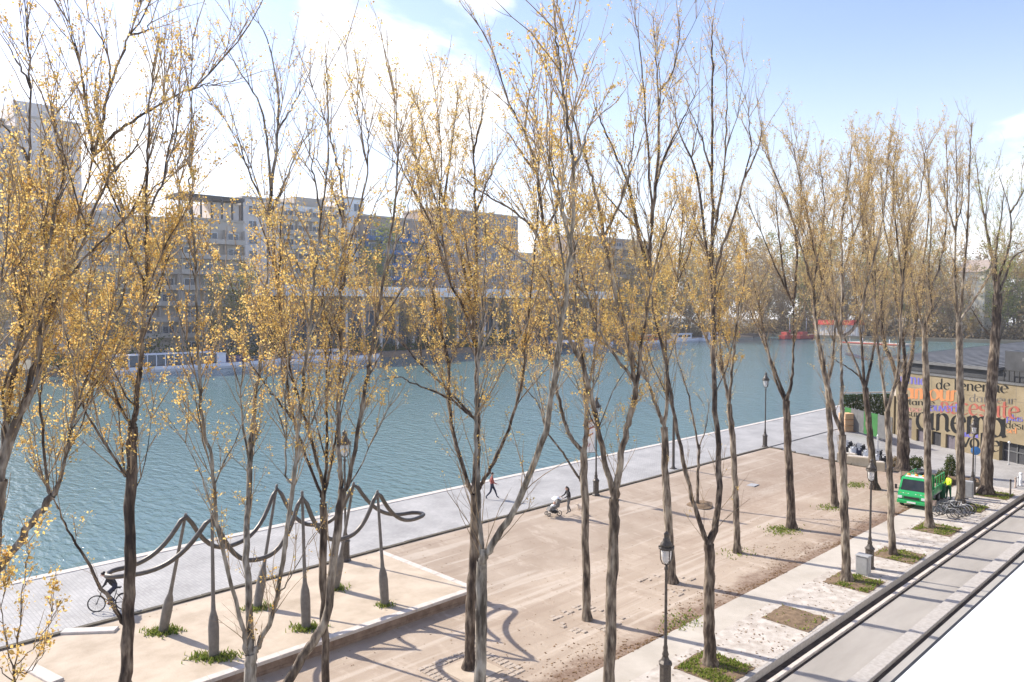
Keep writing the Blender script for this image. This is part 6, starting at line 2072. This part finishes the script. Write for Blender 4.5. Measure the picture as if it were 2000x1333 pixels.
# ------------------------------------------------------------------ people
def skin_body(name, J, E, Rr, label_of, mats, parent):
    """one continuous skinned surface over a joint graph; faces take the cloth of the nearest joint"""
    keys = list(J)
    ix = {k: i for i, k in enumerate(keys)}
    me = bpy.data.meshes.new(name)
    me.from_pydata([J[k] for k in keys], [(ix[a], ix[b]) for a, b in E], [])
    ob = bpy.data.objects.new(name, me)
    COL.objects.link(ob)
    md = ob.modifiers.new('Skin', 'SKIN')
    md.use_smooth_shade = True
    for i, k in enumerate(keys):
        r = Rr[k]
        me.skin_vertices[0].data[i].radius = r if isinstance(r, tuple) else (r, r)
        me.skin_vertices[0].data[i].use_root = (i == 0)
    sub = ob.modifiers.new('Sub', 'SUBSURF'); sub.levels = 1; sub.render_levels = 1
    dg = bpy.context.evaluated_depsgraph_get()
    ev = ob.evaluated_get(dg)
    out = bpy.data.meshes.new_from_object(ev)
    bpy.data.objects.remove(ob)
    out.name = name
    out.materials.clear()
    for m in mats: out.materials.append(m)
    P = np.array([J[k] for k in keys]); lab = np.array([label_of[k] for k in keys])
    for pl_ in out.polygons:
        c = np.array(pl_.center)
        pl_.material_index = int(lab[np.argmin(((P - c) ** 2).sum(1))])
        pl_.use_smooth = True
    return link_mesh(name, out, parent)


def person(p, rz, label, pose, mats, h=1.7, hair='hair', longhair=False, cat='person', group=None, hat=None):
    """mats: skin, top, trousers, shoes.  pose: joint positions for a 1.7 m figure facing +x, left is +y"""
    o = empty('person', p, rz, label, cat, group)
    s = h / 1.7
    D = dict(pelvis=(0, 0, .93), belly=(.01, 0, 1.08), chest=(0, 0, 1.28), neck=(.0, 0, 1.43), throat=(.015, 0, 1.49), head=(.03, 0, 1.58), crown=(.025, 0, 1.655),
             shL=(0, .17, 1.37), elL=(-.02, .22, 1.10), wrL=(.06, .23, .87), paL=(.085, .23, .79), shR=(0, -.17, 1.37), elR=(-.02, -.22, 1.10), wrR=(.06, -.23, .87), paR=(.085, -.23, .79),
             hpL=(0, .09, .88), knL=(.02, .10, .49), anL=(0, .10, .09), toL=(.15, .11, .035), hpR=(0, -.09, .88), knR=(.02, -.10, .49), anR=(0, -.10, .09), toR=(.15, -.11, .035))
    D.update(pose)
    J = {k: tuple(q * s for q in v) for k, v in D.items()}
    Rr = dict(pelvis=(.13, .16), belly=(.11, .14), chest=(.115, .16), neck=.058, throat=.052, head=(.085, .10), crown=(.075, .085), shL=.068, elL=.048, wrL=.034, paL=(.020, .040), shR=.068, elR=.048, wrR=.034, paR=(.020, .040),
              hpL=.095, knL=.066, anL=.043, toL=(.034, .045), hpR=.095, knR=.066, anR=.043, toR=(.034, .045))
    Rr = {k: (tuple(q * s for q in v) if isinstance(v, tuple) else v * s) for k, v in Rr.items()}
    E = [('pelvis', 'belly'), ('belly', 'chest'), ('chest', 'neck'), ('neck', 'throat'), ('throat', 'head'), ('head', 'crown')]
    for q in 'LR': E += [('chest', 'sh' + q), ('sh' + q, 'el' + q), ('el' + q, 'wr' + q), ('wr' + q, 'pa' + q), ('pelvis', 'hp' + q), ('hp' + q, 'kn' + q), ('kn' + q, 'an' + q), ('an' + q, 'to' + q)]
    # mid-limb points keep the cloth boundaries where the joints are
    lab = dict(pelvis=2, belly=1, chest=1, neck=1, throat=0, head=0, crown=0)
    for q in 'LR': lab.update({'sh' + q: 1, 'el' + q: 1, 'wr' + q: 1, 'pa' + q: 0, 'hp' + q: 2, 'kn' + q: 2, 'an' + q: 2, 'to' + q: 3})
    body = skin_body('body', J, E, Rr, lab, mats, o)
    for q in 'LR':                               # five curled fingers on each hand
        w_, pa = Vector(J['wr' + q]), Vector(J['pa' + q])
        d = (pa - w_).normalized()
        side = d.cross(Vector((0, 0, 1)));
        side = side.normalized() if side.length > .1 else Vector((0, 1, 0))
        curl = side.cross(d).normalized()
        hm = MB()
        for k in range(4):
            off = side * ((k - 1.5) * .019 * s)
            ln = (.075, .085, .08, .062)[k] * s
            a = pa + off + d * .015 * s
            b1 = a + d * ln * .5 - curl * .012 * s; c1 = b1 + d * ln * .28 - curl * .026 * s; e1 = c1 + d * ln * .08 - curl * .028 * s
            hm.tube([a - d * .02 * s, a, b1, c1, e1], [.009 * s, .0095 * s, .0085 * s, .0075 * s, .006 * s], 6)
        sg_ = 1 if q == 'L' else -1
        a = w_ + d * .025 * s + side * .028 * sg_ * s
        hm.tube([a - side * .012 * sg_ * s, a + side * .02 * sg_ * s + d * .022 * s, a + side * .026 * sg_ * s + d * .05 * s - curl * .01 * s], [.012 * s, .0105 * s, .008 * s], 6)
        hm.build('fingers', mats[0], o)
    hd, cr = Vector(J['head']), Vector(J['crown'])
    upv = (cr - hd).normalized()
    rotm = Vector((0, 0, 1)).rotation_difference(upv).to_matrix()
    f = MB()
    def fp(x, y, z): return hd + rotm @ Vector((x * s, y * s, z * s))
    f.tube([fp(.082, 0, .03), fp(.108, 0, -.012), fp(.085, 0, -.02)], [.010 * s, .016 * s, .012 * s], 6)
    for y in (-.088, .088): f.ball(fp(-.005, y, 0), .026 * s, 5, sq=(.7, .4, 1))
    f.build('nose_and_ears', mats[0], o)
    f = MB()
    for y in (-.033, .033): f.ball(fp(.083, y, .026), .011 * s, 5)
    f.build('eyes', M['black'], o)
    f = MB(); f.tube([fp(.085, -.026, -.05), fp(.093, 0, -.052), fp(.085, .026, -.05)], .006 * s, 5); f.build('mouth', M['pinkcloth'], o)
    f = MB()
    prof_n = 9
    hv, hf = [], []
    for i in range(prof_n + 1):
        th = math.pi * .60 * i / prof_n
        for j in range(14):
            a = 2 * math.pi * j / 14
            front = max(0, math.cos(a))
            t2 = th * (1 - .42 * front)
            hv.append(fp(-.008 + .098 * math.sin(t2) * math.cos(a), .098 * math.sin(t2) * math.sin(a), .035 + .100 * math.cos(t2)))
    for i in range(prof_n):
        for j in range(14): hf.append((i * 14 + j, i * 14 + (j + 1) % 14, (i + 1) * 14 + (j + 1) % 14, (i + 1) * 14 + j))
    f.add(hv, hf, 0, True)
    if longhair:
        f.tube([fp(-.07, 0, .02), fp(-.10, 0, -.10), fp(-.11, 0, -.24)], [.075 * s, .085 * s, .04 * s], 8)
    f.build('hat' if hat else 'hair', M[hat or hair], o)
    return o


SK = M['skin']
# walker on the setts, mid-stride towards the right
wp = at(961, 975, .0)
person(wp, R(-42), 'walker in red top and dark trousers striding along the setts', dict(
    pelvis=(.0, 0, .90), hpL=(.02, .09, .86), knL=(.20, .10, .50), anL=(.33, .10, .12), toL=(.46, .10, .06), hpR=(-.02, -.09, .86), knR=(-.10, -.10, .47), anR=(-.40, -.10, .16), toR=(-.30, -.10, .04),
    elL=(-.14, .23, 1.12), wrL=(.0, .24, .93), paL=(.06, .24, .87), elR=(.10, -.22, 1.10), wrR=(.28, -.20, 1.0), paR=(.35, -.19, .99)), [SK, M['redcloth'], M['navy'], M['blackcloth']], 1.75)
# woman pushing the stroller
sp_ = at(1111, 1003, 0.0)
ang = math.atan2(*( (at(1084, 1006, 0) - sp_).yx ))
person(sp_, ang, 'woman in black hooded jacket and grey trousers pushing a stroller', dict(
    chest=(.05, 0, 1.27), neck=(.09, 0, 1.41), throat=(.115, 0, 1.46), head=(.15, 0, 1.54), crown=(.16, 0, 1.615), shL=(.07, .17, 1.36), shR=(.07, -.17, 1.36),
    elL=(.17, .22, 1.13), wrL=(.38, .20, 1.03), paL=(.46, .20, 1.02), elR=(.17, -.22, 1.13), wrR=(.38, -.20, 1.03), paR=(.46, -.20, 1.02),
    knL=(.12, .10, .49), anL=(.10, .10, .09), toL=(.25, .11, .035), knR=(.0, -.10, .47), anR=(-.18, -.10, .11), toR=(-.04, -.10, .035)), [SK, M['blackcloth'], M['greycloth'], M['blackcloth']], 1.7, longhair=True)
dv = Vector((math.cos(ang), math.sin(ang), 0))
st = empty('stroller', sp_ + dv * .98, ang, 'grey and white baby stroller pushed across the sand', 'stroller')
for (x, y, r) in ((.42, .22, .10), (.42, -.22, .10), (-.22, .28, .15), (-.22, -.28, .15)):
    wheel(st, x, r, 'wheel', 6, .022, y)
b = MB()
for y in (-.24, .24):
    b.tube([(-.22, y, .15), (.10, y, .50), (.30, y, .62)], .014, 6); b.tube([(.42, y * .9, .10), (.05, y, .55), (-.40, y, .98), (-.50, y, 1.02)], .014, 6)
b.tube([(-.50, -.24, 1.02), (-.52, 0, 1.02), (-.50, .24, 1.02)], .017, 6); b.tube([(-.22, -.28, .15), (-.22, .28, .15)], .012, 6); b.tube([(.42, -.22, .10), (.42, .22, .10)], .012, 6)
b.build('frame', M['greycloth'], st)
b = MB(); b.prism([(-.25, .50), (.25, .40), (.40, .28), (.46, .32), (.32, .50), (-.10, .62), (-.28, .95), (-.36, .92)], 'y', -.20, .20); b.build('seat', M['greycloth'], st)
b = MB()
hv, hf = [], []
for i in range(7):
    a = R(20 + i * 18)
    for j in range(7):
        y = -.23 + .46 * j / 6
        rr = .34 * (1 - .25 * (abs(j - 3) / 3) ** 2)
        hv.append((-.12 + rr * math.cos(a + .3), y, .78 + rr * math.sin(a + .3)))
for i in range(6):
    for j in range(6): hf.append((i * 7 + j, i * 7 + j + 1, i * 7 + j + 8, i * 7 + j + 7))
b.add(hv, hf, 0, True); b.build('hood', M['white'], st)
b = MB(); b.ball((-.02, 0, .72), .085, 8); b.build('baby_head', M['skin'], st)
b = MB(); b.ball((.05, 0, .55), .14, 8, sq=(1.3, 1, .8)); b.build('blanket', M['white'], st)
b = MB(); b.box(-.15, .2, -.2, .2, .16, .30, bev=.04); b.build('basket', M['black'], st)
# the small dog behind her
dp = at(1131, 999, 0)
dg_ = empty('dog', dp, ang + .2, 'small cream dog sitting behind the woman with the stroller', 'dog')
DJ = dict(hip=(-.14, 0, .13), mid=(-.06, 0, .21), chest=(.05, 0, .30), neck=(.10, 0, .40), head=(.14, 0, .46), muzz=(.23, 0, .43), hkL=(-.05, .09, .14), hfL=(-.12, .10, .03), htL=(.0, .10, .02), hkR=(-.05, -.09, .14), hfR=(-.12, -.10, .03), htR=(.0, -.10, .02),
          seL=(.08, .06, .20), sfL=(.10, .06, .03), spL=(.14, .06, .015), seR=(.08, -.06, .20), sfR=(.10, -.06, .03), spR=(.14, -.06, .015), tl=(-.26, 0, .08), tl2=(-.36, .03, .14))
DR = dict(hip=.10, mid=.095, chest=.095, neck=.06, head=.065, muzz=.028, hkL=.055, hfL=.024, htL=.022, hkR=.055, hfR=.024, htR=.022, seL=.034, sfL=.022, spL=.022, seR=.034, sfR=.022, spR=.022, tl=.03, tl2=.015)
DE = [('hip', 'mid'), ('mid', 'chest'), ('chest', 'neck'), ('neck', 'head'), ('head', 'muzz'), ('hip', 'hkL'), ('hkL', 'hfL'), ('hfL', 'htL'), ('hip', 'hkR'), ('hkR', 'hfR'), ('hfR', 'htR'), ('chest', 'seL'), ('seL', 'sfL'), ('sfL', 'spL'), ('chest', 'seR'), ('seR', 'sfR'), ('sfR', 'spR'), ('hip', 'tl'), ('tl', 'tl2')]
skin_body('body', DJ, DE, DR, {k: 0 for k in DJ}, [M['dogfur']], dg_)
b = MB()
for y in (-.045, .045): b.prism([(.10, .50), (.15, .49), (.115, .57)], 'y', y - .012, y + .012)
b.build('ears', M['dogfur'], dg_)
b = MB(); b.ball((.255, 0, .435), .014, 6); b.ball((.19, .03, .475), .009, 5); b.ball((.19, -.03, .475), .009, 5); b.build('nose_and_eyes', M['black'], dg_)
# worker in yellow
wk = at(1853, 976)
person(wk, R(150), 'worker in yellow high visibility jacket and green trousers', dict(
    elL=(.10, .25, 1.15), wrL=(.30, .22, 1.05), paL=(.38, .21, 1.02), elR=(.05, -.26, 1.14), wrR=(.25, -.24, .98), paR=(.32, -.22, .93),
    knL=(.03, .14, .49), anL=(.0, .17, .09), toL=(.15, .19, .035), knR=(.03, -.14, .49), anR=(.0, -.17, .09), toR=(.15, -.19, .035)), [SK, M['hivis'], M['workgreen'], M['blackcloth']], 1.72)
br_ = empty('broom', wk + Vector((-.1, .1, 0)), R(150), 'long handled broom held by the worker in yellow', 'broom')
b = MB(); b.tube([(.05, -.35, 1.22), (.36, -.22, .93), (1.3, .2, .12)], .016, 6); b.build('handle', M['wood'], br_)
b = MB(); b.prism([(1.22, .0), (1.48, .0), (1.36, .2), (1.26, .2)], 'y', .0, .4); b.build('bristles', M['hoard'], br_)
# cyclist half hidden behind the forked poplar at the left
cp = at(216, 1193, 0)
ca = R(150)
cy = empty('x', cp)
bpy.data.objects.remove(cy)
bicycle(cp, ca, 'bicycle ridden along the setts by the person in black', None, 'blackcloth')
person(cp, ca, 'person in black bent over the handlebars of a bicycle', dict(
    pelvis=(-.24, 0, 1.0), belly=(-.12, 0, 1.13), chest=(.02, 0, 1.27), neck=(.12, 0, 1.37), throat=(.16, 0, 1.41), head=(.23, 0, 1.48), crown=(.25, 0, 1.555), shL=(.04, .17, 1.34), shR=(.04, -.17, 1.34),
    elL=(.14, .23, 1.14), wrL=(.22, .25, 1.05), paL=(.26, .25, 1.03), elR=(.14, -.23, 1.14), wrR=(.22, -.25, 1.05), paR=(.26, -.25, 1.03),
    hpL=(-.20, .09, .96), knL=(.12, .11, .74), anL=(-.20, .12, .44), toL=(-.06, .13, .39), hpR=(-.20, -.09, .96), knR=(.10, -.11, .60), anR=(.02, -.12, .30), toR=(.15, -.13, .25)), [SK, M['blackcloth'], M['navy'], M['redcloth']], 1.75)
# two far figures in red
person(LAND + Vector((0, -1.0, .99)), R(-90), 'tiny person in pink red jacket standing on the far landing stage', {}, [SK, M['pinkcloth'], M['navy'], M['blackcloth']], 2.6)
person(Vector((RB.x - 3.0, RB.y + 1.5, WATER_Z + 1.9)), R(-90), 'tiny person in pink red jacket aboard the red boats', {}, [SK, M['pinkcloth'], M['navy'], M['blackcloth']], 2.6)


# ------------------------------------------------------------------ the air
hz_ = MB().box(-440, 900, -340, 660, -3.9, 84).build('haze', hm)
tag(hz_, 'pale spring haze over the basin', 'haze', kind='stuff')
